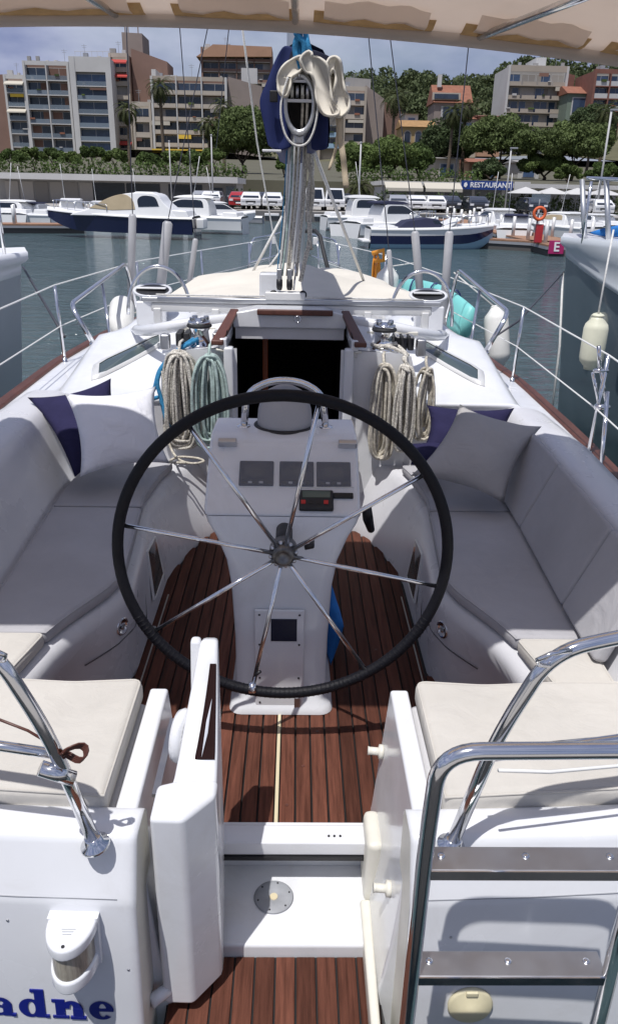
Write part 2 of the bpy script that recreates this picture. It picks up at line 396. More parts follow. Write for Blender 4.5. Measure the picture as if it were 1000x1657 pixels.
# teak capped toe rail, one length per side
for s in (-1, 1):
    base = [(s * (hb(y) - .012), y, rail_z(s * hb(y), y)) for y in [1.36 + .3 * k for k in range(37)]]
    mbr = MB(); rws = []
    for (x, y, z) in base:
        rws.append([(x - s * .052, y, z - .03), (x - s * .052, y, z + .026), (x - s * .04, y, z + .036), (x + s * .015, y, z + .036), (x + s * .027, y, z + .026), (x + s * .027, y, z - .06)])
    mbr.grid(rws).build('toe_rail', 'teak_rail', Y, smooth=False)
    mbr = MB(); rws = []
    for (x, y, z) in base:
        rws.append([(x - s * .11, y, z - .02), (x - s * .055, y, z + .012), (x - s * .050, y, z + .012)])
    mbr.grid(rws).build('covering_board', 'gelcoat', Y, smooth=True)

# cockpit shell: one half profile lofted along the boat
FW = [(1.95, .88), (2.25, .87), (2.42, .83), (2.50, .73), (2.58, .645), (2.70, .60), (3.55, .60), (3.85, .53), (4.05, .46), (4.16, .38)]      # sole edge
TW = [(1.95, .84), (2.15, .80), (2.30, .775), (2.45, .71), (2.58, .645), (2.72, .605), (3.55, .675), (3.9, .645), (4.10, .60), (4.22, .50)]     # seat lip
BX = [(1.95, 1.06), (2.4, 1.07), (3.0, 1.10), (3.6, 1.13), (4.22, 1.10)]                                                             # foot of the backrest
def shell_profile(y, s):
    f, tw, b = lerp(FW, y), lerp(TW, y), lerp(BX, y); o = hb(y)
    pr = [(f, SOLE - .02), (f + .006, SOLE + .03), (f * .5 + tw * .5, 1.12), (tw - .012, 1.235), (tw + .004, 1.268), (tw + .03, 1.285), (tw + .12, 1.288), (b - .02, 1.29), (b + .01, 1.31), (b + .055, 1.45),
          (b + .10, 1.60), (b + .125, 1.650), (b + .165, 1.668), (b + .29, 1.662), (b + .345, 1.640), (b + .41, 1.54), (b + .46, 1.49), (o - .05, 1.452)]
    return [(s * x, y, z + tilt(s * x)) for x, z in pr]
yy = [1.95, 2.05, 2.15, 2.25, 2.33, 2.39, 2.44, 2.48, 2.52, 2.56, 2.60, 2.65, 2.72, 2.8, 2.95, 3.1, 3.3, 3.5, 3.62, 3.74, 3.85, 3.95, 4.03, 4.10, 4.16, 4.222]
for s in (-1, 1):
    MB().grid([shell_profile(y, s) for y in yy]).build('cockpit_side', 'gelcoat_shell', Y, smooth=True)
    # after quarter: outer coaming carried to the stern
    rws = []
    for y in (1.30, 1.45, 1.6, 1.8, 1.951):
        b = lerp(BX, y); o = hb(y); zc = 1.50 + .16 * sm(1.45, 1.95, y)
        rws.append([(s * (b - .02), y, 1.28), (s * (b + .06), y, 1.28 + (zc - 1.28) * .5), (s * (b + .125), y, zc - .02), (s * (b + .165), y, zc), (s * (b + .27), y, zc - .005), (s * (b + .33), y, zc - .03), (s * (b + .40), y, min(zc - .06, 1.47)), (s * (o - .05), y, 1.44 + tilt(s * o))])
    MB().grid(rws).build('quarter_coaming', 'gelcoat_shell', Y, smooth=True)

for s in (-1, 1):
    ex = [(.50, .86), (.50, 1.25), (.60, 1.29), (.665, 1.30), (.67, 1.66), (1.22, 1.655), (1.38, 1.645), (1.46, 1.60), (1.54, 1.50), (1.68, 1.445), (1.68, 1.2), (1.10, 1.2), (.9, .86)]
    MB().add([(s * a, 4.2185, b + tilt(s * a)) for a, b in ex], [tuple(range(len(ex)))]).build('seat_end_wall', 'gelcoat_shell', Y)
# sole: dark caulked bed, then planks, each its own piece
sole = ob('cockpit_sole', [(-.9, 1.83, SOLE - .012), (.9, 1.83, SOLE - .012), (.9, 2.62, SOLE - .012), (.66, 2.62, SOLE - .012), (.66, 4.2, SOLE - .012), (-.66, 4.2, SOLE - .012), (-.66, 2.62, SOLE - .012), (-.9, 2.62, SOLE - .012)], [(0, 1, 2, 3, 4, 5, 6, 7)], 'caulk', Y)
FWL = [(1.84, .90)] + FW
def span(x):
    """length of sole free at this distance from the centreline"""
    ax = abs(x) + .03
    y1 = 1.84
    for k in range(240):
        y = 1.84 + k * .01
        if lerp(FWL, y) >= ax - .04: y1 = y
        else: break
    return 1.842, min(y1, 4.18)
PW, GAP = .0475, .0062
plank_x = []
x = -.008 + .010
while x < .9: plank_x.append(x + PW / 2); x += PW + GAP
x = -.008 - .010
while x > -.9: plank_x.append(x - PW / 2); x -= PW + GAP
for i, x in enumerate(plank_x):
    y0, y1 = span(x)
    if y1 - y0 < .1: continue
    zz = SOLE + random.uniform(-.0006, .0008)
    MB().prism([(x - PW / 2, y0), (x + PW / 2, y0), (x + PW / 2, y1), (x - PW / 2, y1)], SOLE - .014, zz).build('plank', 'teak', sole, bevel=.0015, bseg=1)
MB().box((-.008, 2.13, SOLE - .004), (.011, .60, .012)).build('seam_strip', 'seam_cream', sole)
for s in (-1, 1): MB().box((s * .572, 2.6, SOLE - .0045), (.006, 1.5, .012)).build('seam_strip', 'seam_pale', sole)

for k in range(14):
    x = plank_x[(k * 7) % len(plank_x)]
    if abs(x) < .5: MB().lathe([(.006, 0), (.006, .0012)], (x, 1.95 + .37 * ((k * 5) % 6) * .5, SOLE), seg=10).build('plank_plug', 'teak_rail', sole)
# transom, port and starboard halves either side of the open gate
TPROF = [(1.47, 1.325), (1.462, 1.350), (1.45, 1.360), (1.44, 1.363), (1.372, 1.367), (1.362, 1.364), (1.354, 1.357), (1.349, 1.346), (1.302, 1.232), (1.298, 1.222), (1.295, 1.210), (1.277, .93), (1.25, .52), (1.24, .12)]
def transom_half(s):
    rws = []
    for ax in (.318, .320, .326, .335, .345, .5, .7, .9, 1.1, 1.3, 1.42, 1.5):
        dy = .10 * (ax / 1.5) ** 2.2; dz = -.02 * (ax / 1.5) ** 2
        e = {.318: .012, .320: .0075, .326: .003, .335: .0007}.get(ax, 0)
        rws.append([(s * ax, y + dy + e, z + dz - e) for y, z in TPROF])
    return MB().grid(rws).build('transom', 'gelcoat', Y, smooth=True)
for s in (-1, 1): transom_half(s)
# passage through the transom
for s in (-1, 1):
    # cheek of the opening, then the leaning jamb
    ck = [(s * .3185, yv + .012, zv - .012) for yv, zv in TPROF] + [(s * .3185, 1.47, .12)]
    MB().add(ck, [tuple(range(len(ck)))]).build('transom_cheek', 'cream_plastic', Y)
    pol = [(s * .268, .60), (s * .274, .74), (s * .300, .92), (s * .334, 1.358), (s * .388, 1.358), (s * .388, .60)]
    MB().prism(pol, 1.415, 1.945, axis='y').build('gate_jamb', 'gelcoat', Y, bevel=.009, bseg=3)
    # helm seat box
    MB().prism([(s * .392, 1.45), (s * 1.20, 1.50), (s * 1.20, 1.955), (s * .95, 1.95), (s * .392, 1.93)], .6, 1.318).build('helm_seat_base', 'gelcoat_shell', Y, bevel=.02)
box('passage_step', (0, 1.70, .70), (.56, .29, .12), 'gelcoat', Y, bevel=.012)
pl = box('swim_platform', (0, 1.22, .66), (.58, .78, .10), 'caulk', Y)
for k in range(10):
    x = -.262 + k * .0575 + .003
    MB().prism([(x - .0262, .86), (x + .0262, .86), (x + .0262, 1.552), (x - .0262, 1.552)], .70, .7165 + random.uniform(-.0006, .0006)).build('plank', 'teak', pl, bevel=.0015, bseg=1)
box('passage_riser', (0, 1.846, .82), (.56, .018, .20), 'gelcoat', Y)
sill = box('gate_sill', (.035, 1.80, .905), (.50, .075, .05), 'gelcoat', Y, bevel=.006)
box('sill_slot', (.035, 1.762, .872), (.50, .01, .014), 'black', sill)
for x in (.155, .172, .19): MB().lathe([(.004, 0), (.004, .003)], (x, 1.79, .9295), seg=8).build('screw_hole', 'rubber', sill)
for x in (-.19, -.175): MB().lathe([(.004, 0), (.004, .003)], (x, 1.79, .9295), seg=8).build('screw_hole', 'rubber', sill)
# cream rounded end post of the sill at starboard
MB().prism([(.262, 1.70), (.262, 1.85), (.312, 1.85), (.312, 1.70)], .74, .985).build('sill_post', 'cream_plastic', Y, bevel=.02, bseg=3)
MB().prism([(.250, .9), (.250, 1.70), (.282, 1.70), (.268, .9)], .70, .775).build('passage_cove', 'cream_plastic', Y, bevel=.012, bseg=3)
d = MB().lathe([(.058, 0), (.060, .003), (.056, .006), (.020, .007), (.016, .004)], (-.01, 1.715, .760), seg=36).build('drain_plate', 'drain_grey', Y, smooth=True)
MB().lathe([(.013, 0), (.012, .004)], (-.01, 1.715, .7625), seg=14).build('drain_plug', 'seam_cream', d)
for k in range(6):
    a = k * math.pi / 3 + .3; MB().lathe([(.003, 0), (.003, .002)], (-.01 + .049 * math.cos(a), 1.715 + .049 * math.sin(a), .7655), seg=8).build('screw', 'rubber', d)
# rope fairlead knobs on the starboard jamb
for (y, z, x) in ((1.90, 1.16, .318), (1.52, 1.02, .308)):
    MB().lathe([(.022, 0), (.022, .012), (.012, .014), (.012, .042), (.014, .046)], (x, y, z), axis=(-1, 0, .1), seg=14).build('gate_bolt', 'cream_plastic', Y, smooth=True)

# opened transom gate
G = node('transom_gate', Y)
GS = [(1.465, -.262, -.146, 1.372, .76), (1.485, -.262, -.146, 1.384, .76), (1.53, -.255, -.147, 1.392, .78), (1.58, -.247, -.149, 1.430, .80), (1.66, -.233, -.154, 1.512, .82), (1.73, -.219, -.159, 1.590, .85), (1.755, -.213, -.161, 1.622, .86), (1.775, -.210, -.162, 1.632, .86), (1.795, -.207, -.163, 1.628, .86), (1.802, -.206, -.164, 1.60, .87)]
gp_ = MB(); rr_ = []
for y_, xl, xr, zt_, zb_ in GS: rr_.append([(xl, y_, zb_), (xl, y_, zt_ - .012), (xl + .004, y_, zt_ - .003), (xl + .012, y_, zt_), (xr - .010, y_, zt_), (xr - .003, y_, zt_ - .003), (xr, y_, zt_ - .011), (xr, y_, zb_)])
gp_.grid(rr_); gp_.add(rr_[0], [tuple(range(8))]); gp_.add(rr_[-1], [tuple(range(8))]); gp_.build('gate_panel', 'gelcoat', G, smooth=True)
MB().prism([(-.292, 1.385), (-.212, 1.382), (-.143, 1.465), (-.143, 1.52), (-.235, 1.52), (-.292, 1.50)], .755, 1.392, axis='z').build('gate_locker', 'gelcoat', G, bevel=.013, bseg=3)
def gslope(u, v, h):
    yv = 1.545 + .20 * v; xl, xr, zt_ = lerp([(q[0], q[1]) for q in GS], yv), lerp([(q[0], q[2]) for q in GS], yv), lerp([(q[0], q[3]) for q in GS], yv)
    return Vector((xl + (xr - xl) * u, yv - .7 * h, zt_ + .7 * h))
def gplate(name, uv, h0, h1, mt, par):
    k_ = len(uv); return ob(name, [gslope(u, v, h0) for u, v in uv] + [gslope(u, v, h1) for u, v in uv], [tuple(range(k_))[::-1], tuple(range(k_, 2 * k_))] + [(i, (i + 1) % k_, k_ + (i + 1) % k_, k_ + i) for i in range(k_)], mt, par)
left_ = [(.40 + .28 * v, v) for v in (.08, .2, .35, .5, .65, .8, .92)]
gin = MB(); gr_ = [[gslope(a_, v, .0022), gslope((a_ + .93) / 2, v, .0026), gslope(.93, v, .0022)] for a_, v in left_]
gin.grid(gr_); ins = gin.build('teak_inset', 'mahogany_shaded', G)
kt = [(.60, .10), (.72, .32), (.80, .62), (.66, .42)]
gplate('inset_emblem', kt, .0026, .0042, 'emblem_grey', ins)
MB().prism([(1.52, .90), (1.79, .95), (1.79, 1.55), (1.75, 1.55), (1.70, 1.50), (1.55, 1.34), (1.52, 1.33)], -.1475, -.1445, axis='x').build('inner_lining', 'mahogany', G) if False else None
MB().lathe([(.0, -.014), (.066, -.014), (.072, 0), (.066, .014), (.0, .014)], (-.252, 1.66, 1.41), axis=(1, -.18, 0), seg=28).build('gate_disc', 'gelcoat', G, smooth=True)
MB().prism([(1.70, 1.30), (1.80, 1.30), (1.80, 1.632), (1.77, 1.632)], -.236, -.208, axis='x').build('gate_handle', 'gelcoat', G, bevel=.010, bseg=3)
MB().tube([(-.318, 1.36, .80), (-.275, 1.40, .80)], .018, 12).build('hinge_pin', 'gelcoat', G, smooth=True)
box('gate_track', (-.300, 1.66, 1.345), (.018, .30, .01), 'steel_dull', G)

# ------------------------------------------------------------------ companionway bulkhead
def rrect(x0, x1, z0, z1, r, n=5, tl=None):
    o = []
    for (cx, cz, a0) in ((x1 - r, z1 - r, 0), (x0 + r, z1 - r, 90), (x0 + r, z0 + r, 180), (x1 - r, z0 + r, 270)):
        for k in range(n + 1): a = R(a0 + 90 * k / n); o.append((cx + r * math.cos(a), cz + r * math.sin(a)))
    return o
BY = 4.215
out_ring = [(.70, 1.97), (.45, 2.005), (0.2, 2.0), (0, 2.0), (-.2, 2.0), (-.45, 2.005), (-.70, 1.97), (-.72, 1.66), (-.70, 1.3), (-.5, 1.0), (-.45, .88), (.45, .88), (.5, 1.0), (.70, 1.3), (.72, 1.66)]
# two side panels and a sill, leaving the doorway open
opn = .283
for s in (-1, 1):
    MB().add([(s * x_, BY + dy, z) for x_, z, dy in ((opn, 1.945, .0), (.62, 1.930, .0), (.668, 1.915, .0), (.70, 1.80, .0), (.71, 1.64, .0), (.66, 1.28, 0), (.50, .88, 0), (opn, .88, 0))], [tuple(range(8))]).build('cabin_bulkhead', 'gelcoat', Y)
    # raised door jamb
    MB().prism([(s * .275, 1.36), (s * .36, 1.33), (s * .352, 1.955), (s * .30, 1.955), (s * .300, 1.45)], BY - .045, BY + .02, axis='y').build('door_jamb', 'gelcoat', Y, bevel=.012, bseg=2)
    MB().prism([(s * .335, BY - .03), (s * .335, 4.66), (s * .375, 4.66), (s * .375, BY - .03)], 1.94, 2.0).build('hatch_coaming', 'gelcoat', Y, bevel=.008)
    MB().add(*(lambda a: (a, [(0, 1, 2, 3), (4, 7, 6, 5), (0, 4, 5, 1), (1, 5, 6, 2), (2, 6, 7, 3), (3, 7, 4, 0)]))([(s * .352, 4.17, 1.965), (s * .418, 4.17, 1.965), (s * .350, 4.66, 2.066), (s * .302, 4.66, 2.066), (s * .352, 4.17, 1.992), (s * .418, 4.17, 1.992), (s * .350, 4.66, 2.092), (s * .302, 4.66, 2.092)])).build('hatch_rail', 'teak_rail', Y, bevel=.006)
MB().prism([(-opn - .01, .87), (opn + .01, .87), (opn + .01, 1.42), (-opn - .01, 1.42)], BY - .02, BY + .05, axis='y').build('bridge_sill', 'gelcoat', Y, bevel=.012)
# the dark cabin beyond, with its steps and a varnished post
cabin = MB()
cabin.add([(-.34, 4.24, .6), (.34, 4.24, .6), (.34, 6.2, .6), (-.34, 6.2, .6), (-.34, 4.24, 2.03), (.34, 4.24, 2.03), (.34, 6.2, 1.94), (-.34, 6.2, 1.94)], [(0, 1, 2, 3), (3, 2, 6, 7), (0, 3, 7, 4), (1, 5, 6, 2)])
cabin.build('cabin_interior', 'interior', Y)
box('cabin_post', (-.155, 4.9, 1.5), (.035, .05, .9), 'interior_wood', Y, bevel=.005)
# sliding hatch, pushed forward
MB().prism([(-.33, 1.99), (.33, 1.99), (.33, 2.075), (.20, 2.10), (-.20, 2.10), (-.33, 2.075)], 4.60, 5.05, axis='y').build('sliding_hatch', 'gelcoat', Y, bevel=.01)
box('hatch_grip', (.03, 4.585, 2.085), (.44, .03, .032), 'teak_rail', Y, bevel=.006)
MB().tube([(.045 + .018 * math.cos(a), 4.57, 2.05 + .018 * math.sin(a)) for a in [2 * math.pi * k / 14 for k in range(14)]], .004, 6, closed=True).build('hatch_ring', 'steel', Y, smooth=True)
box('hatch_lining', (0, 4.63, 1.985), (.64, .02, .12), 'gelcoat_shell', Y)

# eyebrow moulding across the roof in front of the traveller
for s in (-1, 1):
    MB().tube(spl([(s * .36, 4.66, 2.03), (s * .55, 4.60, 2.015), (s * .72, 4.60, 1.985), (s * .86, 4.76, 1.94), (s * .98, 5.0, 1.90), (s * 1.06, 5.25, 1.86)], 6), [.034] * 24 + [.028, .022, .018, .014, .012, .01, .01], 10).build('eyebrow_moulding', 'gelcoat', Y, smooth=True)

for s in (-1, 1):
    MB().tube([(s * x_, 4.222, deck_z(s * x_, 4.222) - .012) for x_ in [.68 + .04 * k for k in range(18)]], .0135, 8).build('ramp_lip', 'gelcoat', Y, smooth=True)
# portlights in the ramps
for s in (-1, 1):
    c = [(1.14, 4.47), (.795, 4.95), (.825, 5.10), (1.18, 4.68)]
    def onramp(x_, y_, dz=0): return Vector((s * x_, y_, deck_z(s * x_, y_) + dz))
    P4 = [Vector((s * a, b, 0)) for a, b in c]
    def ring(k, dz):
        o = []
        cen = sum(P4, Vector()) / 4
        for p, q in zip(P4, P4[1:] + P4[:1]):
            for t in (.12, .5, .88):
                v = cen + (p.lerp(q, t) - cen) * k; o.append((v.x, v.y, deck_z(v.x, v.y) + dz))
        return o
    nn_ = 12; fr = MB(); r1, r2, r3 = ring(1.06, .002), ring(1.02, .022), ring(.86, .020)
    fr.add(r1 + r2 + r3, [(i, (i + 1) % nn_, nn_ + (i + 1) % nn_, nn_ + i) for i in range(nn_)] + [(nn_ + i, nn_ + (i + 1) % nn_, 2 * nn_ + (i + 1) % nn_, 2 * nn_ + i) for i in range(nn_)])
    po = fr.build('portlight', 'alu_white', Y, smooth=True)
    cen = sum((Vector(v) for v in r3), Vector()) / nn_
    MB().add([(v[0], v[1], v[2] - .004) for v in r3] + [(cen.x, cen.y, cen.z + .006)], [(i, (i + 1) % nn_, nn_) for i in range(nn_)]).build('pane', 'port_glass', po)

# mainsheet traveller
trv = node('traveller', Y)
box('track', (.01, 4.80, 2.118), (1.80, .045, .030), 'alu', trv, bevel=.006)
box('track_base', (.01, 4.815, 2.075), (1.70, .06, .055), 'alu_white', trv, bevel=.012)
for x in (-.80, -.45, -.2, .22, .47, .82): box('track_foot', (x, 4.80, 2.0), (.045, .06, .14), 'alu_white', trv, bevel=.006)
box('traveller_car', (-.03, 4.79, 2.155), (.24, .075, .045), 'alu_white', trv, bevel=.008)
for x in (-.10, .075): MB().lathe([(.012, 0), (.024, .004), (.024, .014), (.012, .018)], (x, 4.76, 2.165), axis=(0, 1, 0), seg=14).build('car_sheave', 'black', trv, smooth=True)
tube('control_line', [(-.80, 4.77, 2.15), (-.14, 4.765, 2.15)], .006, 'rope_white', trv, 6)
tube('control_line', [(.80, 4.77, 2.145), (.10, 4.765, 2.15)], .006, 'rope_white', trv, 6)
# white mast-foot locker box beside the car
MB().prism([(-.19, 4.9), (-.06, 4.9), (-.06, 5.02), (-.19, 5.02)], 2.02, 2.27).build('halyard_bin', 'gelcoat', Y, bevel=.012)
# vent cowls with hoop guards, one at each end
for s in (-1, 1):
    V_ = node('vent_cowl', Y); cx, cy_ = s * .925, 5.36
    dz0 = deck_z(cx, cy_)
    MB().prism([(cx - .10, cy_ - .11), (cx + .10, cy_ - .11), (cx + .08, cy_ + .11), (cx - .08, cy_ + .11)], dz0 - .06, 2.045).build('cowl_base', 'gelcoat', V_, bevel=.014)
    ax = Vector((s * -.02, -.20, .98)).normalized(); cc_ = Vector((cx, cy_, 2.075))
    MB().lathe([(.065, -.05), (.075, -.01), (.118, .014), (.130, .026), (.126, .038), (.112, .032), (.0, .008)], cc_, axis=ax, seg=36).build('cowl_horn', 'gelcoat', V_, smooth=True)
    MB().lathe([(.0, .0), (.110, .0), (.110, .003), (0, .003)], cc_ + ax * .0295, axis=ax, seg=30).build('cowl_mouth', 'black', V_)
    tube('hoop_guard', [(cx - s * .03 + .215 * math.cos(R(a)), cy_ + .05 + .02 * math.sin(R(a)), dz0 - .02 + .36 * max(0, math.sin(R(a))) ** .8) for a in range(0, 181, 8)], .012, 'steel', V_, 10)
    MB().prism([(cx - .10, cy_ - .03), (cx + .09, cy_ - .03), (cx + .09, cy_ + .03), (cx - .10, cy_ + .03)], 2.112, 2.122).build('cowl_plate', 'alu_white', V_, bevel=.003)

# winches on the after corners of the roof, with rope clutches
def winch(x_, y_, z_, name='winch'):
    W = node(name, Y)
    MB().lathe([(.078, 0), (.078, .018), (.058, .024), (.052, .06), (.050, .09), (.060, .108), (.062, .112)], (x_, y_, z_), seg=28).build('drum', 'steel', W, smooth=True)
    MB().lathe([(.066, .112), (.070, .118), (.066, .128), (.06, .132)], (x_, y_, z_), seg=28).build('self_tailer', 'rubber', W, smooth=True)
    MB().lathe([(.064, .132), (.060, .146), (.030, .152), (.018, .158), (.0, .158)], (x_, y_, z_), seg=28).build('winch_top', 'steel', W, smooth=True)
    for a in (.6, 2.2, 3.9, 5.3): MB().box((x_ + .045 * math.cos(a), y_ + .045 * math.sin(a), z_ + .158), (.024, .024, .022), rz=a).build('winch_jaw', 'steel', W, bevel=.004)
    return W
winch(-.495, 4.33, 1.925); winch(.525, 4.33, 1.92)
for x_ in (-.62, -.575): box('rope_clutch', (x_, 4.45, 1.955), (.035, .14, .075), 'rubber', Y, bevel=.008)
for x_ in (-.415, -.375): box('rope_clutch', (x_, 4.47, 1.965), (.035, .13, .05), 'steel_dull', Y, bevel=.008)
for x_ in (.605, .645, .685): 
    c_ = box('rope_clutch', (x_, 4.43, 1.955), (.034, .13, .075), 'rubber', Y, bevel=.008)
    box('clutch_lever', (x_, 4.38, 1.998), (.02, .07, .014), 'steel', c_, bevel=.003)
box('deck_organiser', (.745, 4.40, 1.93), (.055, .06, .10), 'steel_dull', Y, bevel=.012)
box('deck_organiser', (-.70, 4.42, 1.935), (.055, .06, .09), 'steel_dull', Y, bevel=.012)
box('hood_track', (-.57, 4.575, 1.985), (.28, .03, .02), 'cream_plastic', Y, bevel=.004)
box('hood_track', (.60, 4.57, 1.98), (.30, .03, .02), 'cream_plastic', Y, bevel=.004)
for s in (-1, 1):
    k_ = node('jamb_cleat', Y); box('cleat_base', (s * .355, 4.205, 1.93), (.03, .02, .05), 'steel_dull', k_, bevel=.003)
    MB().tube([(s * .34, 4.19, 1.93), (s * .39, 4.17, 1.945)], .006, 8).build('cleat_horn', 'cream_plastic', k_, smooth=True)

# ------------------------------------------------------------------ pedestal and wheel
PD = node('steering_pedestal', Y)
def rring(cx, hx, y0, y1, z, r, ztilt=0.):
    o = []
    for (px_, py_, a0) in ((cx + hx - r, y1 - r, 0), (cx - hx + r, y1 - r, 90), (cx - hx + r, y0 + r, 180), (cx + hx - r, y0 + r, 270)):
        for k in range(6): a = R(a0 + 90 * k / 5); yv = py_ + r * math.sin(a); o.append((px_ + r * math.cos(a), yv, z + ztilt * (yv - y0)))
    return o
secs = [(.198, 2.415, 2.93, .902, .05, 0), (.190, 2.420, 2.92, .93, .05, 0), (.170, 2.44, 2.90, .95, .05, 0), (.172, 2.44, 2.92, 1.2, .05, 0), (.182, 2.445, 2.95, 1.42, .05, 0), (.200, 2.46, 2.98, 1.52, .05, 0), (.238, 2.49, 3.02, 1.60, .05, 0), (.268, 2.515, 3.06, 1.645, .04, 0), (.275, 2.525, 3.07, 1.665, .035, 0), (.280, 2.53, 3.08, 1.672, .03, 0)]
rings = [rring(-.004, hx, y0, y1, z, r, t) for hx, y0, y1, z, r, t in secs]
nr = len(rings[0]); mbp = MB(); mbp.add([p for r_ in rings for p in r_], [(i * nr + j, i * nr + (j + 1) % nr, (i + 1) * nr + (j + 1) % nr, (i + 1) * nr + j) for i in range(len(rings) - 1) for j in range(nr)])
mbp.build('pedestal_column', 'gelcoat', PD, smooth=True)
# sloped console: wedge with the dial face
def con(yy_, zz_): return [(-.284, yy_, zz_), (.276, yy_, zz_)]
cp = [(2.53, 1.668), (2.56, 1.70), (2.80, 1.865), (2.86, 1.885), (3.06, 1.885), (3.08, 1.86), (3.08, 1.668)]
MB().prism(cp, -.284, .276, axis='x').build('console', 'gelcoat', PD, bevel=.016, bseg=3)
slope = Vector((0, 2.80 - 2.56, 1.865 - 1.70)).normalized(); nrm = Vector((0, -slope.z, slope.y))
def onface(u, v, h=0.0):
    """u across, v up the console face from its foot"""
    return Vector((u, 2.56, 1.70)) + slope * v + nrm * h
def plate(name, u0, u1, v0, v1, h0, h1, mt, parent, bevel=.004):
    v = [onface(u0, v0, h0), onface(u1, v0, h0), onface(u1, v1, h0), onface(u0, v1, h0), onface(u0, v0, h1), onface(u1, v0, h1), onface(u1, v1, h1), onface(u0, v1, h1)]
    return ob(name, v, [(3, 2, 1, 0), (4, 5, 6, 7), (0, 1, 5, 4), (1, 2, 6, 5), (2, 3, 7, 6), (3, 0, 4, 7)], mt, parent, bevel=bevel)
for u0 in (-.165, -.018, .118):
    dsp = plate('instrument_display', u0, u0 + .126, .086, .196, -.003, .008, 'screen', PD)
    plate('display_screen', u0 + .008, u0 + .114, .108, .182, .008, .0095, 'screen', dsp, bevel=0)
    plate('display_readout', u0 + .024, u0 + .098, .122, .166, .0095, .0102, 'lcd_dim', dsp, bevel=0)
    for q_ in range(5): plate('display_key', u0 + .014 + .020 * q_, u0 + .028 + .020 * q_, .093, .101, .008, .0105, 'drain_grey' if q_ % 2 else 'rubber', dsp, bevel=0)
plate('console_lid', -.225, .262, .06, .262, .024, .028, 'acrylic', PD, bevel=0)
for u in (-.215, .235): plate('lid_hinge', u - .035, u + .035, .262, .285, .0, .03, 'steel_dull', PD)
ap = plate('autopilot_panel', .055, .178, -.02, .065, -.004, .014, 'rubber', PD, .006)
plate('autopilot_display', .067, .166, .030, .058, .014, .0155, 'lcd', ap, 0)
for k, u in enumerate((.070, .097, .124, .151)): plate('autopilot_button', u - .008, u + .008, .002, .018, .014, .0165, 'red_dot' if k in (0, 3) else 'black', ap, 0)
plate('engine_gauge', .178, .250, .034, .055, .0, .012, 'black', PD, .003)
tube('console_wire', [onface(.06, .062, .03), onface(.25, .066, .03)], .0018, 'rope_white', PD, 5)
# compass under its cover, inside a grab rail
cpz = MB(); cpz.lathe([(.108, 0), (.108, .03), (.104, .075), (.092, .115), (.070, .145), (.038, .163), (.0, .168)], (-.004, 2.965, 1.875), seg=32)
cmp_ = cpz.build('compass_cover', 'fabric', PD, smooth=True)
MB().lathe([(.122, 0), (.122, .014), (.112, .018)], (-.004, 2.965, 1.872), seg=32).build('compass_ring', 'rubber', cmp_, smooth=True)
tube('grab_rail', fillet([(-.165, 2.93, 1.86), (-.155, 2.93, 1.97)], .02) + [(-.004 - .155 * math.cos(a), 2.93, 1.965 + .105 * math.sin(a)) for a in [math.pi * k / 16 for k in range(1, 16)]] + [(.147, 2.93, 1.97), (.160, 2.93, 1.86)], .014, 'steel', PD, 12)
for x_ in (-.165, .16): MB().lathe([(.028, 0), (.026, .008), (.015, .010)], (x_, 2.93, 1.882), seg=18).build('rail_foot', 'steel', PD, smooth=True)
# service panel on the pedestal
fy = 2.434
pn = box('service_panel', (-.010, fy - .001, 1.135), (.182, .012, .43), 'gelcoat', PD, bevel=.008)
box('panel_window', (.006, fy - .008, 1.268), (.094, .004, .092), 'screen', pn)
for xx in (-.083, .062):
    for zz in (.95, 1.06, 1.205, 1.33): MB().lathe([(.0045, 0), (.0035, .002)], (xx, fy - .007, zz), axis=(0, -1, 0), seg=8).build('screw', 'rubber', pn)
box('base_strip', (.058, 2.431, .935), (.022, .02, .075), 'steel_dull', PD)
# wheel
WH = node('steering_wheel', Y); HUB = Vector((.004, 2.25, 1.652)); RR = .531
tilt_rot = R(11.5)
rim = MB().tube([HUB + Vector((RR * math.cos(a), 0, RR * math.sin(a))) for a in [2 * math.pi * k / 96 for k in range(96)]], .0185, 14, closed=True).build('wheel_rim', 'rim_leather', WH, smooth=True)
# stitched ribs on the lower part
for k in range(74):
    a = R(205 + 130 * k / 73); c_ = HUB + Vector((RR * math.cos(a), 0, RR * math.sin(a))); rd = Vector((math.cos(a), 0, math.sin(a)))
    if k == 0: rib_mb = MB()
    rib_mb.tube([c_ + (rd * math.cos(b) + Vector((0, 1, 0)) * math.sin(b)) * .0188 for b in [2 * math.pi * q / 10 for q in range(10)]], .0017, 4, closed=True)
tag(rib_mb.build('rim_whipping', 'rim_leather', WH, smooth=True), kind='stuff')
for k in range(8):
    a = R(90 + 45 * k) - tilt_rot; rd = Vector((math.cos(a), 0, math.sin(a)))
    p0 = HUB + rd * .03 + Vector((0, .01, 0)); p1 = HUB + rd * (RR - .012)
    tube('spoke', [p0, p1], .0075, 'steel', WH, 10)
MB().lathe([(.046, .06), (.046, .028), (.044, .02), (.036, .016), (.036, -.002), (.030, -.008), (.020, -.010), (.018, -.004), (.0, -.004)], HUB, axis=(0, 1, 0), seg=24).build('wheel_hub', 'hub_metal', WH, smooth=True)
for k in range(8):
    a = 2 * math.pi * k / 8 + .2; MB().lathe([(.009, 0), (.009, .006), (.0, .007)], HUB + Vector((.040 * math.cos(a), .018, .040 * math.sin(a))), axis=(0, -1, 0), seg=8).build('hub_bolt', 'steel_dull', WH, smooth=True)
MB().tube([HUB + Vector((0, .05, 0)), HUB + Vector((0, .23, -.01))], .029, 18).build('wheel_shaft', 'rubber', WH, smooth=True)
MB().tube([(.10, 2.45, 1.615), (.10, 2.41, 1.615), (.075, 2.405, 1.612)], .010, 10).build('throttle_lever', 'black', PD, smooth=True)
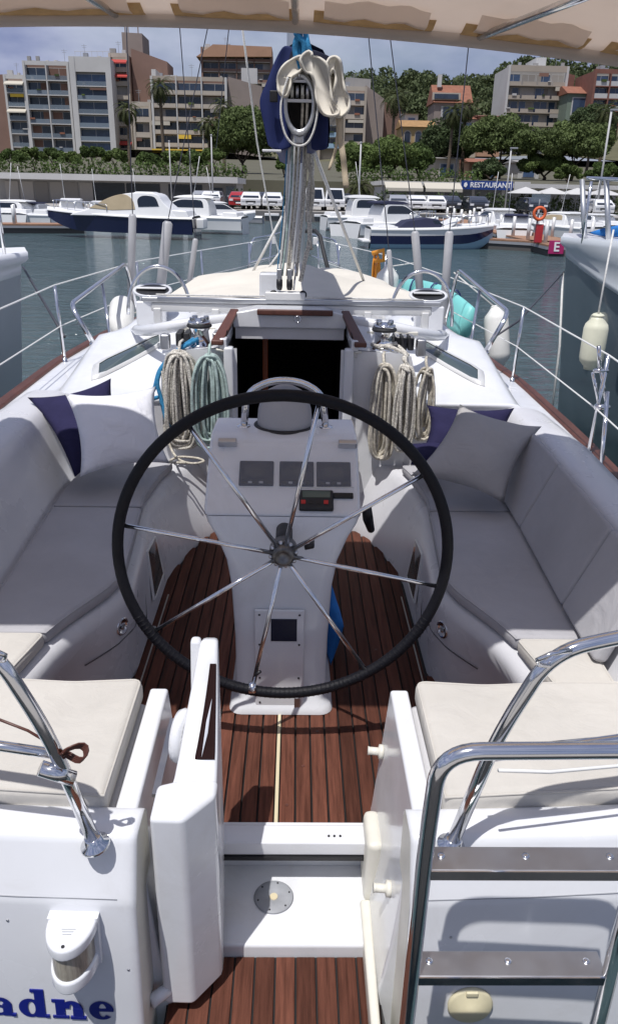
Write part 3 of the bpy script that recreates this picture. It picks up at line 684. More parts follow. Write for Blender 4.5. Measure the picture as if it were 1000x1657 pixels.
kb = HUB + Vector((math.cos(R(-90) - tilt_rot), 0, math.sin(R(-90) - tilt_rot))) * (RR - .01)
MB().tube([kb + Vector((-.012, 0, 0)), kb + Vector((.012, 0, 0))], .0215, 14).build('king_spoke_collar', 'steel', WH, smooth=True)
MB().tube([kb + Vector((.01, -.005, .055)), kb + Vector((.028, -.01, .075))], .006, 8).build('line_end', 'black', WH, smooth=True)
# engine lever, right of the console
MB().tube([(.36, 2.95, 1.44), (.335, 2.86, 1.53), (.325, 2.82, 1.585)], [.016, .022, .020], 12).build('gear_lever', 'black', Y, smooth=True)

# lockers, latches, small ports on the seat fronts
for s in (-1, 1):
    yb = 3.22
    def sf(y, z, off=.006):
        f, tw = lerp(FW, y), lerp(TW, y); t = (z - SOLE) / (1.235 - SOLE); return Vector((s * (f + (tw - f) * t - off), y, z))
    fr = MB(); q = [sf(3.14, 1.00), sf(3.40, .99), sf(3.44, 1.16), sf(3.20, 1.20)]
    cen = sum(q, Vector()) / 4
    ring1 = [p + (p - cen) * .12 for p in q]
    nx = Vector((-s, 0, .05)) * .012
    fr.add(ring1 + [p + nx for p in ring1] + [p + nx for p in q] + q, [(i, (i + 1) % 4, 4 + (i + 1) % 4, 4 + i) for i in range(4)] + [(4 + i, 4 + (i + 1) % 4, 8 + (i + 1) % 4, 8 + i) for i in range(4)] + [(8 + i, 8 + (i + 1) % 4, 12 + (i + 1) % 4, 12 + i) for i in range(4)])
    so = fr.build('seat_port', 'alu_white', Y, bevel=.006)
    MB().add([p + nx * .85 for p in q], [(0, 1, 2, 3)]).build('pane', 'port_glass', so)
    lp = sf(2.62, 1.16, .004); lt = node('locker_latch', Y)
    MB().lathe([(.036, 0), (.036, .006), (.029, .009), (.026, .003), (0, .003)], lp, axis=(-s, -.45, .05), seg=20).build('latch_bezel', 'steel', lt, smooth=True)
    MB().box(lp + Vector((-s * .006, -.003, 0)), (.008, .03, .01)).build('latch_pull', 'steel_dull', lt)
    # locker lid joints in the seat front
    tube('locker_joint', [sf(2.46 + .045 * k, 1.085 + .012 * math.sin(k * .4), .0005) for k in range(9)], .0026, 'joint_dark', Y, 5)
    tube('locker_joint', [sf(2.82, 1.085 + .018 * k, .0005) for k in range(9)], .0026, 'joint_dark', Y, 5)
    tube('locker_joint', [sf(2.95 + .02 * k, .93 + .0365 * k, .0005) for k in range(9)], .0022, 'joint_dark', Y, 5)
    hg = sf(2.95, .945, .012); h2 = node('padeye', Y)
    MB().tube([hg + Vector((0, -.025, 0)), hg + Vector((-s * .025, -.015, .004)), hg + Vector((-s * .025, .015, .004)), hg + Vector((0, .025, 0))], .004, 6).build('padeye_bow', 'steel', h2, smooth=True)
# shower box at the starboard helm seat front
sb = MB().prism([(.80, 1.965), (.845, 1.965), (.845, 2.02), (.80, 2.02)], 1.19, 1.285).build('shower_box', 'gelcoat', Y, bevel=.006)
box('shower_nozzle', (.815, 2.03, 1.235), (.02, .02, .02), 'black', sb)
for x_ in (-.395, .365): box('step_bracket', (x_, 4.14, 1.28), (.07, .09, .14), 'cream_plastic', Y, bevel=.01)

# ------------------------------------------------------------------ bimini
BM = node('bimini', Y)
def bim(u, v):
    """u -1..1 across, v 0..1 from front edge aft"""
    x_ = u * 1.66; crown = .100 * (1 - u * u)
    y0 = 3.17 + .05 * (1 - u * u) - .02; y_ = y0 + (1.68 - y0) * v
    z_ = 3.200 + crown + .012 * u * -1.5 + .05 * math.sin(math.pi * v) - .03 * u
    edge = .02 * (1 - abs(2 * ((u * 3) % 1) - 1))
    return Vector((x_, y_, z_))
MB().grid([[bim(-1 + 2 * j / 40, i / 16) for j in range(41)] for i in range(17)]).build('canopy', 'bimini_cloth', BM, smooth=True, solid=.004)
# front hem: pale pocket with gaps that show the orange lining
MB().grid([[bim(-1 + 2 * j / 40, v_) + Vector((0, dy, dz)) for j in range(41)] for v_, dy, dz in ((.0, .0, .003), (.0, .006, -.022), (.0, -.008, -.040), (.012, -.01, -.028), (.03, 0, -.010))]).build('front_hem', 'bimini_cloth', BM, smooth=True)
for u0, u1 in ((-.98, -.72), (-.66, -.30), (-.24, .02), (.05, .30), (.36, .62), (.66, .97)):
    MB().grid([[bim(u0 + (u1 - u0) * j / 10, v_) + Vector((0, 0, dz - .004 * math.sin(math.pi * j / 10))) for j in range(11)] for v_, dz in ((.022, -.012), (.055, -.016), (.10, -.008))]).build('hem_lining', 'bimini_hem', BM, smooth=True)
    MB().grid([[bim(u0 + .02 + (u1 - u0 - .04) * j / 10, v_ + .02 * math.sin(math.pi * j / 10)) + Vector((0, 0, dz - .010 * math.sin(2.6 * math.pi * j / 10) ** 2)) for j in range(11)] for v_, dz in ((.07, -.020), (.11, -.026), (.16, -.006))]).build('hem_flap', 'strap' if False else 'bimini_cloth', BM, smooth=True)
tube('bow_front', [bim(-1 + 2 * j / 30, .012) + Vector((0, 0, -.016)) for j in range(31)], .012, 'steel', BM, 10)
tube('bow_aft', [bim(-1 + 2 * j / 30, .97) + Vector((0, 0, -.02)) for j in range(31)], .012, 'steel', BM, 10)
for u_, u2 in ((-.36, -.42), (.012, .012), (.40, .52)): tube('strut', [bim(u_, .05) + Vector((0, 0, -.022)), bim(u2, .97) + Vector((0, 0, -.05))], .0125, 'steel', BM, 10)
for s in (-1, 1):
    e = bim(s, .5); tube('frame_leg', fillet([bim(s, .02) + Vector((0, 0, -.02)), Vector((s * 1.55, 2.4, 2.4)), Vector((s * 1.50, 2.2, 1.60 + tilt(s * 1.5)))], .2), .0125, 'steel', BM, 10)
    tube('frame_leg', fillet([bim(s, .97) + Vector((0, 0, -.02)), Vector((s * 1.55, 2.1, 2.4)), Vector((s * 1.50, 2.3, 1.60 + tilt(s * 1.5)))], .2), .0125, 'steel', BM, 10)
# ------------------------------------------------------------------ pushpit, ladder, stern fittings
for s in (-1, 1):
    pu = node('pushpit', Y)
    tube('pushpit_rail', fillet([(s * .405, 1.335, 1.365), (s * .470, 1.315, 1.69), (s * .555, 1.31, 1.905), (s * .72, 1.33, 1.935), (s * 1.22, 1.42, 1.95), (s * 1.50, 1.62, 1.96), (s * 1.56, 2.2, 1.97), (s * 1.57, 2.25, 1.46 + tilt(s * 1.5))], .09, 8), .0155, 'steel', pu, 14)
    MB().lathe([(.034, 0), (.033, .006), (.022, .010), (.020, .026), (.017, .028)], (s * .405, 1.336, 1.362), axis=(s * .2, -.06, 1), seg=20).build('rail_foot', 'steel', pu, smooth=True)
    tube('middle_rail', fillet([(s * .462, 1.335, 1.62), (s * .72, 1.37, 1.635), (s * 1.3, 1.48, 1.65), (s * 1.55, 2.0, 1.66)], .1), .0115, 'steel', pu, 12)
    tube('rail_loop', [(s * .545, 1.29, 1.885), (s * .515, 1.265, 1.905), (s * .505, 1.25, 1.925), (s * .53, 1.25, 1.94), (s * .575, 1.27, 1.935)], .005, 'steel', pu, 8)
    tube('quarter_leg', [(s * 1.22, 1.43, 1.95), (s * 1.20, 1.47, 1.48)], .0125, 'steel', pu, 12)
# tubular socket under the port middle rail and a dark lashing
MB().lathe([(.017, 0), (.017, .075), (.014, .075), (.014, .004)], at(66, 1243, y=1.30), axis=(.55, .12, -.35), seg=16).build('rod_socket', 'steel', Y, smooth=True)
lash = at(118, 1222, y=1.312)
mbl = MB()
for k in range(4): mbl.tube([lash + Vector((.025 * math.cos(a) + .003 * k, .008 * math.sin(a * 2), .016 * math.sin(a) + .004 * k)) for a in [2 * math.pi * q / 14 for q in range(14)]], .0024, 6, closed=True)
mbl.tube([lash + Vector((-.02, 0, .01)), lash + Vector((-.09, .01, .055)), lash + Vector((-.20, .02, .10))], .003, 6)
tag(mbl.build('lashing_cord', 'mahogany', None, smooth=True), 'thin brown cord lashed round the port stern rail', 'cord')
tube('guard_wire', [(.478, 1.30, 1.615), (.60, 1.33, 1.585), (.8, 1.37, 1.572), (1.2, 1.45, 1.57)], .0042, 'wire_sheathed', Y, 8)
tube('guard_wire', [(.47, 1.31, 1.64), (.58, 1.35, 1.645), (.8, 1.40, 1.63), (1.2, 1.5, 1.625)], .0035, 'wire', Y, 8)

LD = node('boarding_ladder', Y); ly = 1.095
tube('ladder_rail', fillet([(.276, ly - .01, .62), (.290, ly, 1.1), (.292, ly, 1.62), (.300, ly, 1.835), (.69, ly + .005, 1.838), (.700, ly, 1.62), (.700, ly, .62)], .075, 8), .0160, 'steel', LD, 16)
for z in (1.555, 1.262, .965):
    st = MB().prism([(.300, ly - .006), (.692, ly - .006), (.692, ly + .052), (.300, ly + .052)], z - .003, z + .004).build('ladder_step', 'steel_dull', LD, bevel=.002)
    MB().box((.496, ly - .006, z - .008), (.39, .006, .022)).build('step_lip', 'steel', st)
    for x_ in (.33, .495, .66): MB().lathe([(.008, 0), (.007, .003), (.003, .004)], (x_, ly + .028, z + .0042), seg=12).build('step_rivet', 'steel', st, smooth=True)
    for x_ in (.296, .696): MB().tube([(x_ - .012, ly, z - .004), (x_ + .012, ly, z - .004)], .008, 8).build('step_bolt', 'rubber', st, smooth=True)
# stern navigation light
def tface(x_, z_):
    """place on the after face of the transom"""
    yv = lerp([(.12, 1.24), (.52, 1.25), (.93, 1.277), (1.210, 1.295), (1.232, 1.302), (1.346, 1.349)], z_); return Vector((x_, yv + .10 * (abs(x_) / 1.5) ** 2.2, z_))
SL = node('stern_light', Y); c_ = tface(-.460, 1.115)
nrmT = Vector((0, -.998, .064)); upT = Vector((0, .064, .998))
def lampring(w, h, d0, n=18):
    """D shape: flat against the transom, round outwards"""
    o = []
    for k in range(n + 1):
        a = math.pi * k / n; o.append((w * math.cos(a), d0 * math.sin(a)))
    return o
def dprism(name, w, d, v0, v1, mt, parent, bevel=.004, back=.03):
    o = [(w, -back)] + lampring(w, 0, d) + [(-w, -back)]; n = len(o); V = []
    for v in (v0, v1):
        for a, b in o: V.append(c_ + Vector((a, 0, 0)) + nrmT * (b + .02) + upT * v)
    return ob(name, V, [tuple(range(n))[::-1], tuple(range(n, 2 * n))] + [(i, (i + 1) % n, n + (i + 1) % n, n + i) for i in range(n)], mt, parent, bevel=bevel, bseg=2)
dprism('lamp_cap', .056, .088, .046, .078, 'gelcoat', SL, .007); dprism('lamp_lens', .047, .078, -.022, .046, 'lamp_glass', SL, .002)
dprism('lamp_base', .053, .084, -.058, -.022, 'gelcoat', SL, .007); dprism('lamp_core', .018, .03, -.022, .046, 'cream_plastic', SL, .002)
dprism('lamp_back', .058, .004, -.056, .080, 'gelcoat', SL, .003, .024)
p_ = c_ + nrmT * .095 + upT * .0785; MB().lathe([(.004, 0), (.004, .002)], p_, axis=upT, seg=8).build('screw', 'rubber', SL)
for k in range(3): MB().box(c_ + nrmT * (.062 - .007 * k) + upT * .0783, (.020 + .006 * k, .0016, .0008)).build('cap_print', 'drain_grey', SL)
# yellowed filler cap on the starboard transom
fc = tface(.484, .905)
fo = MB().lathe([(.055, 0), (.056, .006), (.050, .011), (.0, .012)], fc - nrmT * .0 + nrmT * .001, axis=nrmT, seg=32).build('filler_cap', 'yellowed', Y, smooth=True)
box('cap_tab', fc + nrmT * .010 + upT * .045, (.03, .012, .016), 'yellowed', fo, bevel=.003)
# port side name
def glyph_parts(ch):
    def arc(cx, cz, rx, rz, ix, iz, a0, a1, ox=0, n=22):
        o = [(cx + rx * math.cos(R(a0 + (a1 - a0) * k / n)), cz + rz * math.sin(R(a0 + (a1 - a0) * k / n))) for k in range(n + 1)]
        i_ = [(cx + ox + ix * math.cos(R(a0 + (a1 - a0) * k / n)), cz + iz * math.sin(R(a0 + (a1 - a0) * k / n))) for k in range(n + 1)]
        return ('arc', o, i_)
    def r_(x0, x1, z0, z1): return ('poly', [(x0, z0), (x1, z0), (x1, z1), (x0, z1)])
    if ch == 'a': return [arc(.40, .29, .40, .30, .14, .15, 0, 360, .06), r_(.58, .92, .0, .62), arc(.52, .62, .40, .39, .12, .20, 0, 165, .0), arc(.22, .66, .15, .13, 0, 0, 0, 360), r_(.90, 1.06, 0, .14)], 1.12
    if ch == 'd': return [arc(.43, .49, .43, .51, .14, .34, 0, 360, .05), r_(.62, .98, 0.0, 1.5), r_(.48, .64, 1.36, 1.5), r_(.97, 1.12, 0, .14)], 1.20
    if ch == 'n': return [r_(.10, .46, 0, 1.0), r_(-.02, .12, .86, 1.0), r_(-.02, .58, -.001, .13), arc(.72, .56, .40, .44, .06, .24, 0, 180, -.02), r_(.75, 1.12, 0, .57), r_(.64, 1.22, -.001, .13)], 1.28
    if ch == 'e': return [arc(.46, .49, .46, .51, .14, .36, 5, 318, .04), r_(.18, .90, .44, .57)], 1.02
XH = .060; XW = .0665; pen = -.700; zb = .857
for ch in 'adne':
    parts, adv = glyph_parts(ch); g = MB()
    for k, pt in enumerate(parts):
        h = .0016 + .0005 * k
        def W3(a, b, hh): 
            base = tface(pen + a * XW, zb); return base + upT * (b * XH) + nrmT * hh
        if pt[0] == 'poly':
            n = 4; g.add([W3(a, b, -.001) for a, b in pt[1]] + [W3(a, b, h) for a, b in pt[1]], [(4, 5, 6, 7)] + [(i, (i + 1) % 4, 4 + (i + 1) % 4, 4 + i) for i in range(4)])
        else:
            o, i_ = pt[1], pt[2]; n = len(o)
            g.add([W3(a, b, h) for a, b in o] + [W3(a, b, h) for a, b in i_], [(k2, k2 + 1, n + k2 + 1, n + k2) for k2 in range(n - 1)])
    g.build('name_letter', 'name_blue', Y); pen += adv * XW + .004

# ------------------------------------------------------------------ rails, stanchions, lifelines
for s in (-1, 1):
    hoop = node('side_grab_rail', Y)
    b0 = Vector((s * 1.33, 5.30, deck_z(s * 1.33, 5.30))); b1 = Vector((s * 1.40, 7.35, deck_z(s * 1.40, 7.35)))
    t0 = Vector((s * 1.50, 5.42, 1.99)); t1 = Vector((s * 1.50, 7.30, 2.10))
    tube('grab_hoop', fillet([b0, t0, t1, b1], .10, 8), .0165, 'steel', hoop, 12)
    m0 = t0.lerp(t1, .50); tube('hoop_strut', [m0, Vector((s * 1.36, 5.95, deck_z(s * 1.36, 5.95)))], .0125, 'steel', hoop, 10)
    for p in (b0, b1): MB().lathe([(.034, 0), (.032, .012), (.02, .016)], p, seg=16).build('rail_foot', 'steel', hoop, smooth=True)
    sy = [4.05, 5.85, 7.9, 9.7, 11.1]; tops = []
    for k, y in enumerate(sy):
        x_ = s * (hb(y) - .085); z0 = rail_z(x_, y); tp = Vector((x_ + s * .02, y, z0 + .58)); tops.append(tp)
        st = tube('stanchion', [(x_, y, z0 - .02), tp], .0115, 'steel', Y, 10)
        MB().lathe([(.030, 0), (.028, .012), (.018, .02), (.016, .06)], (x_, y, z0 - .01), seg=14).build('stanchion_socket', 'steel', st, smooth=True)
        if k == 0:
            b2 = tube('stanchion', [(x_ - s * .02, 3.78, rail_z(x_, 3.78) - .02), (x_ + s * .02, 3.98, z0 + .40)], .0115, 'steel', Y, 10)
            MB().lathe([(.030, 0), (.028, .012), (.018, .02)], (x_ - s * .02, 3.78, rail_z(x_, 3.78) - .01), seg=14).build('stanchion_socket', 'steel', b2, smooth=True)
    bow = Vector((s * .34, 11.9, 2.08))
    st0 = Vector((s * 1.57, 2.2, 1.96))
    for dz in (0, -.29):
        tube('lifeline', [st0 + Vector((0, 0, dz - .02))] + [p + Vector((-s * .02 * (dz < 0), 0, dz)) for p in tops] + [bow + Vector((0, 0, dz))], .0050 if dz == 0 else .0042, 'wire_sheathed', Y, 6)
    # bow pulpit half
    pl_ = node('bow_pulpit', Y)
    tube('pulpit_rail', fillet([(s * .66, 11.05, 1.50), (s * .58, 11.25, 2.10), (s * .30, 12.0, 2.12), (s * .14, 12.75, 2.14), (s * .10, 12.78, 1.6)], .12), .014, 'steel', pl_, 8)
    tube('pulpit_leg', [(s * .33, 11.9, 2.11), (s * .38, 11.8, 1.5)], .0125, 'steel', pl_, 8)
    tube('pulpit_mid', [(s * .60, 11.2, 1.80), (s * .30, 12.0, 1.82), (s * .12, 12.75, 1.84)], .011, 'steel', pl_, 8)
    box('nav_light', (s * .31, 11.92, 2.05), (.08, .08, .10), 'alu_white', pl_, bevel=.01)
MB().tube([(.12, 11.9, 2.18), (.30, 11.7, 2.20), (.36, 11.5, 2.14), (.42, 11.3, 1.9), (.50, 11.0, 1.62)], .028, 8).build('anchor_hose', 'rubber', Y, smooth=True)
MB().lathe([(.02, -.10), (.10, -.08), (.12, 0), (.10, .08), (.02, .10)], (.52, 10.9, 1.63), axis=(1, .3, .2), seg=14).build('bow_block', 'rubber', Y, smooth=True)
MB().lathe([(.02, -.12), (.11, -.08), (.12, 0), (.10, .08), (.02, .10)], (-.60, 10.9, 1.63), axis=(1, .3, .2), seg=14).build('bow_block', 'rubber', Y, smooth=True)
tube('forestay_pole', [(-.16, 11.4, 1.55), (-.15, 11.4, 2.25)], .022, 'rubber', Y, 8)

# shrouds in their plastic sleeves
def shroud(pxt, pyt, pxb, pyb, yb_, pxu, pyu, r, dy=0.):
    t = at(pxt, pyt, y=yb_); b = at(pxb, pyb, y=yb_); b = b + (b - t) * max(0, (b.z - 1.5) / max(.05, (t.z - b.z)))
    u = at(pxu, pyu, y=yb_ + dy)
    w_ = tube('shroud', [b, t, u, u + (u - t) * 2.2], .0048, 'wire_dark', Y, 6)
    MB().tube([b, b.lerp(t, .98), t], [r, r, r * .6], 12).build('shroud_sleeve', 'sleeve_grey', w_, smooth=True)
shroud(215, 346, 213, 440, 7.35, 205, 40, .034); shroud(272, 358, 262, 452, 7.7, 337, 42, .046); shroud(317, 386, 307, 457, 7.95, 291, 42, .027)
shroud(727, 374, 720, 470, 7.35, 758, 72, .038); shroud(671, 374, 679, 470, 7.7, 631, 60, .038); shroud(629, 404, 634, 470, 7.95, 596, 56, .025)
tube('running_line', [at(392, 42, y=7.4), at(416, 230, y=8.2), at(441, 372, y=9.6), at(452, 410, y=9.8)], .009, 'rope_white', Y, 6)
tube('running_line', [at(371, 42, y=7.4), at(350, 240, y=9.4)], .004, 'wire_dark', Y, 6)
# mast and boom
mring = lambda z, k=1: [(.02 + .090 * k * math.cos(a), 7.55 + .14 * k * math.sin(a), z) for a in [2 * math.pi * j / 20 for j in range(20)]]
MB().add(mring(1.9) + mring(17), [(j, (j + 1) % 20, 20 + (j + 1) % 20, 20 + j) for j in range(20)]).build('mast', 'alu', Y, smooth=True)
MB().lathe([(.16, 0), (.16, .03), (.11, .05)], (0, 7.55, 1.93), seg=20).build('mast_foot', 'alu', Y, smooth=True)
BO = node('boom', Y); byc = .040; YE = 3.74
def boomring(y, k=1):
    f = (y - YE) / (7.45 - YE); return [(byc * (1 - f) + .064 * k * math.cos(a), y, 3.085 - .02 * f + .118 * k * math.sin(a)) for a in [2 * math.pi * j / 24 for j in range(24)]]
MB().add(boomring(YE + .05) + boomring(7.45), [(j, (j + 1) % 24, 24 + (j + 1) % 24, 24 + j) for j in range(24)]).build('boom_spar', 'alu', BO, smooth=True)
r0, r1_, r2_, r3_ = boomring(YE + .055, 1.06), boomring(YE, 1.08), boomring(YE, .84), boomring(YE + .09, .80)
MB().add(r0 + r1_ + r2_ + r3_, [(a * 24 + j, a * 24 + (j + 1) % 24, (a + 1) * 24 + (j + 1) % 24, (a + 1) * 24 + j) for a in range(3) for j in range(24)]).build('end_casting', 'alu', BO, smooth=True)
MB().add(r3_, [tuple(range(24))]).build('end_recess', 'interior', BO)
for k, x_ in enumerate((-.033, -.011, .011, .033)):
    MB().lathe([(.024, -.006), (.029, -.006), (.023, 0), (.029, .006), (.024, .006)], (byc + x_, YE + .03, 3.135), axis=(1, 0, 0), seg=18).build('sheave', 'steel_dull' if k % 2 else 'cream_plastic', BO, smooth=True)
box('sheave_bar', (byc, YE + .008, 3.098), (.108, .014, .012), 'alu', BO); box('sheave_bar', (byc, YE + .008, 3.172), (.094, .014, .010), 'alu', BO)
for x_ in (.014, .034): tube('outhaul', [(byc + x_, YE + .015, 3.125), (byc + x_ - .004, YE + .06, 2.99)], .0065, 'rope_beige', BO, 6)
box('boom_bail', (byc, YE + .04, 2.955), (.04, .05, .05), 'steel_dull', BO, bevel=.008)
# lazy bag: one drooping cover lofted along the boom, its mouth closed by slack cloth
def bagring(y, f):
    px = [(462, 78), (478, 70), (500, 76), (522, 84), (534, 98), (536, 130), (534, 170), (532, 210), (529, 238), (518, 243), (506, 238), (504, 205), (500, 190), (480, 190), (468, 205), (466, 235), (452, 243), (436, 238), (431, 215), (427, 185), (421, 160), (424, 140), (434, 122), (446, 100)]
    o = []
    for k, (a_, b_) in enumerate(px):
        p = at(a_, b_, y=3.86); cx_ = byc; o.append((cx_ * (1 - f) + (p.x - cx_) * (1 - .35 * f) + .008 * math.sin(9 * f + k), y, 3.13 + (p.z - 3.13) * (1 - .15 * f) + .012 * math.sin(6 * f + k * .8)))
    return o
rb = [bagring(3.86 + 3.4 * i / 16, i / 16) for i in range(17)]; nb = len(rb[0])
bag = MB().add([p for r in rb for p in r], [(i * nb + j, i * nb + (j + 1) % nb, (i + 1) * nb + (j + 1) % nb, (i + 1) * nb + j) for i in range(16) for j in range(nb)]).build('sail_bag', 'sail_bag', BO, smooth=True)
# slack end cloth, port flap with vertical folds
def flap(name, cols, mt, y0, amp):
    rws = []
    for i, col in enumerate(cols):
        c = spl([at(px, py, y=y0) for px, py in col], 5); rws.append([v + Vector((0, amp * math.sin(i * 1.9 + k * .25), 0)) for k, v in enumerate(c)])
    return MB().grid([[rws[i][k] for k in range(len(rws[0]))] for i in range(len(rws))]).build(name, mt, BO, smooth=True, solid=.006, subsurf=1)
flap('bag_flap', [[(430, 135), (420, 165), (427, 200), (434, 236)], [(440, 112), (431, 150), (434, 200), (441, 240)], [(448, 92), (441, 140), (443, 195), (449, 243)], [(457, 74), (450, 130), (452, 190), (457, 244)], [(464, 73), (459, 130), (460, 190), (466, 240)], [(476, 76), (470, 125), (468, 190), (472, 238)]], 'sail_bag', 3.845, .010)
flap('bag_flap', [[(500, 190), (502, 215), (504, 242)], [(510, 180), (512, 212), (514, 244)], [(521, 178), (522, 210), (524, 243)], [(531, 180), (531, 212), (530, 240)]], 'sail_bag', 3.845, .008)
flap('bag_lining', [[(470, 82), (466, 100), (462, 125)], [(490, 76), (488, 95), (485, 115)], [(512, 82), (510, 96), (506, 118)], [(532, 90), (533, 108), (528, 130)], [(546, 100), (547, 118), (540, 135)]], 'sail_bag_dark', 3.835, .008)
box('bag_clip', at(443, 156, y=3.80), (.035, .02, .045), 'black', BO, bevel=.004)
# flaked sail spilling over the boom end, thick soft folds
def fold(pts, y0, y1, mt='sail_cloth'):
    c = spl([(*[at(px, py, y=y0).x, 0, at(px, py, y=y0).z],) for px, py in pts], 4, True); k_ = len(c); cen = sum(c, Vector()) / k_
    rgs = []
    for y_, sc in ((y0 + .004, .86), (y0 - .008, .93), (y0, .99), (y0 + .015, 1.0), ((y0 + y1) / 2, 1.0), (y1, .95)): 
        r = []
        for q_ in range(k_):
            nrm2 = c[q_] - (c[(q_ - 1) % k_] + c[(q_ + 1) % k_]) / 2
            tn = (c[(q_ + 1) % k_] - c[(q_ - 1) % k_]).normalized(); inw = Vector((-tn.z, 0, tn.x)); off = (1 - sc) * .10
            v = c[q_] + inw * off; r.append((v.x, y_ + .006 * math.sin(q_ * .7), v.z))
        rgs.append(r)
    g_ = MB().add([p for r in rgs for p in r], [(i * k_ + j, i * k_ + (j + 1) % k_, (i + 1) * k_ + (j + 1) % k_, (i + 1) * k_ + j) for i in range(5) for j in range(k_)] + [tuple(range(k_))[::-1]])
    return g_.build('sail_fold', mt, Y, smooth=True)
fold([(453, 142), (453, 124), (462, 108), (476, 98), (488, 95), (490, 106), (480, 116), (470, 124), (467, 138), (464, 150), (458, 152)], YE - .03, 4.3)
fold([(489, 96), (500, 86), (504, 94), (516, 97), (527, 108), (531, 130), (534, 158), (540, 172), (546, 182), (534, 184), (522, 178), (515, 160), (512, 136), (506, 118), (496, 112)], YE - .05, 4.3)
fold([(535, 97), (543, 95), (549, 104), (552, 128), (556, 148), (562, 160), (561, 176), (550, 186), (541, 180), (535, 164), (541, 152), (546, 132), (544, 116), (537, 110), (532, 120), (530, 108)], YE - .04, 4.25)
fold([(533, 134), (540, 128), (546, 136), (544, 158), (537, 166), (531, 158)], YE - .01, 4.2)
def ribbon(pts, y_, w, name='sail_strap'):
    c = spl([at(px, py, y=y_) for px, py in pts], 6); return MB().grid([[v + Vector((-w, .006 * math.sin(k), 0)), v + Vector((w, .006 * math.sin(k + 1), 0))] for k, v in enumerate(c)]).build(name, 'strap', Y, smooth=True, solid=.003)
ribbon([(552, 180), (551, 220), (556, 262), (560, 304)], YE - .02, .013); ribbon([(545, 184), (546, 215), (542, 245), (532, 275)], YE - .01, .006)
# topping lift in thick blue rope, knotted at the boom end
mbk = MB(); k0 = Vector((byc - .004, YE - .01, 3.265))
mbk.tube(spl([k0 + Vector((.0, 0, -.05)), k0 + Vector((-.018, .0, .016)), k0 + Vector((-.010, -.01, .06)), k0 + Vector((.016, -.01, .048)), k0 + Vector((.018, 0, .0)), k0 + Vector((.0, .01, .016)), k0 + Vector((.0, .02, .10)), k0 + Vector((.005, .05, .50)), k0 + Vector((.01, .2, 3))], 8), .0125, 10)
mbk.tube(spl([k0 + Vector((.01, -.01, .055)), k0 + Vector((-.016, -.02, .08)), k0 + Vector((.016, -.022, .10)), k0 + Vector((-.012, -.01, .12)), k0 + Vector((.016, .012, .112)), k0 + Vector((.032, -.01, .05)), k0 + Vector((.044, -.01, .008))], 8), .0115, 10)
mbk.build('topping_lift', 'rope_blue', Y, smooth=True)
MB().tube([k0 + Vector((0, 0, -.045)), k0 + Vector((0, 0, -.085))], .007, 8).build('lift_shackle', 'steel', Y, smooth=True)
# mainsheet tackle from the boom end down to the car
car = Vector((-.03, 4.79, 2.19))
MS = node('mainsheet', Y)
for k, (xa, xb, mt_, r_) in enumerate(((-.052, -.045, 'rope_white', .007), (-.035, -.030, 'rope_mint', .007), (-.012, .0, 'rope_beige', .008), (.008, .012, 'rope_fleck', .006), (.028, .03, 'rope_white', .007), (.044, .055, 'rope_fleck', .009), (-.066, -.06, 'rope_blue', .003))):
    tube('sheet_part', spl([(byc + xa, 4.74, 2.975), (byc * .6 + (xa + xb) / 2 + .004 * math.sin(k * 2), 4.765, 2.7), (car.x + xb + .01, 4.785, 2.27)], 6), r_, mt_, MS, 7)
tube('sheet_tail', spl([(byc + .058, 4.72, 2.97), (byc + .075, 4.74, 2.85), (byc + .055, 4.75, 2.7), (byc + .07, 4.76, 2.5), (byc + .045, 4.77, 2.36), (byc + .02, 4.78, 2.24)], 7), .013, 'rope_fleck', MS, 8)
tube('sheet_tail', spl([(byc + .06, 4.70, 2.97), (byc + .05, 4.73, 2.9), (byc + .082, 4.74, 2.75), (byc + .065, 4.76, 2.55), (byc + .08, 4.77, 2.42)], 7), .011, 'rope_beige', MS, 8)
for x_ in (-.055, .005):
    bk = MB().lathe([(.02, -.018), (.036, -.014), (.038, 0), (.036, .014), (.02, .018)], car + Vector((x_ + .02, -.01, .035)), axis=(1, 0, 0), seg=16).build('sheet_block', 'black', MS, smooth=True)
    MB().box(car + Vector((x_ + .02, -.01, .085)), (.03, .05, .07)).build('block_strap', 'steel_dull', MS, bevel=.006)
tube('block_shackle', [car + Vector((.05, -.01, .0)), car + Vector((.06, -.02, .10)), car + Vector((.055, -.01, .16))], .006, 'steel', MS, 6)
# loose loops hung under the boom end, pale cord
tube('boom_cord', spl([at(px, py, y=YE - .03) for px, py in ((466, 125), (456, 160), (455, 190), (463, 220), (478, 235), (496, 232), (508, 210), (514, 175), (512, 140))], 6), .0048, 'rope_white', BO, 7)
box('bag_batten', at(440, 244, y=YE + .08), (.085, .03, .010), 'gelcoat', BO, bevel=.003)
# preventer lines to the side decks
tube('preventer_line', [Vector((.12, 5.1, 2.98)), at(592, 464, y=6.9)], .012, 'rope_white', Y, 8)
tube('preventer_line', [at(457, 350, y=6.9), at(405, 448, y=6.9)], .011, 'rope_white', Y, 8)
tube('preventer_line', [at(455, 405, y=6.9), at(425, 446, y=6.9)], .008, 'rope_white', Y, 8)

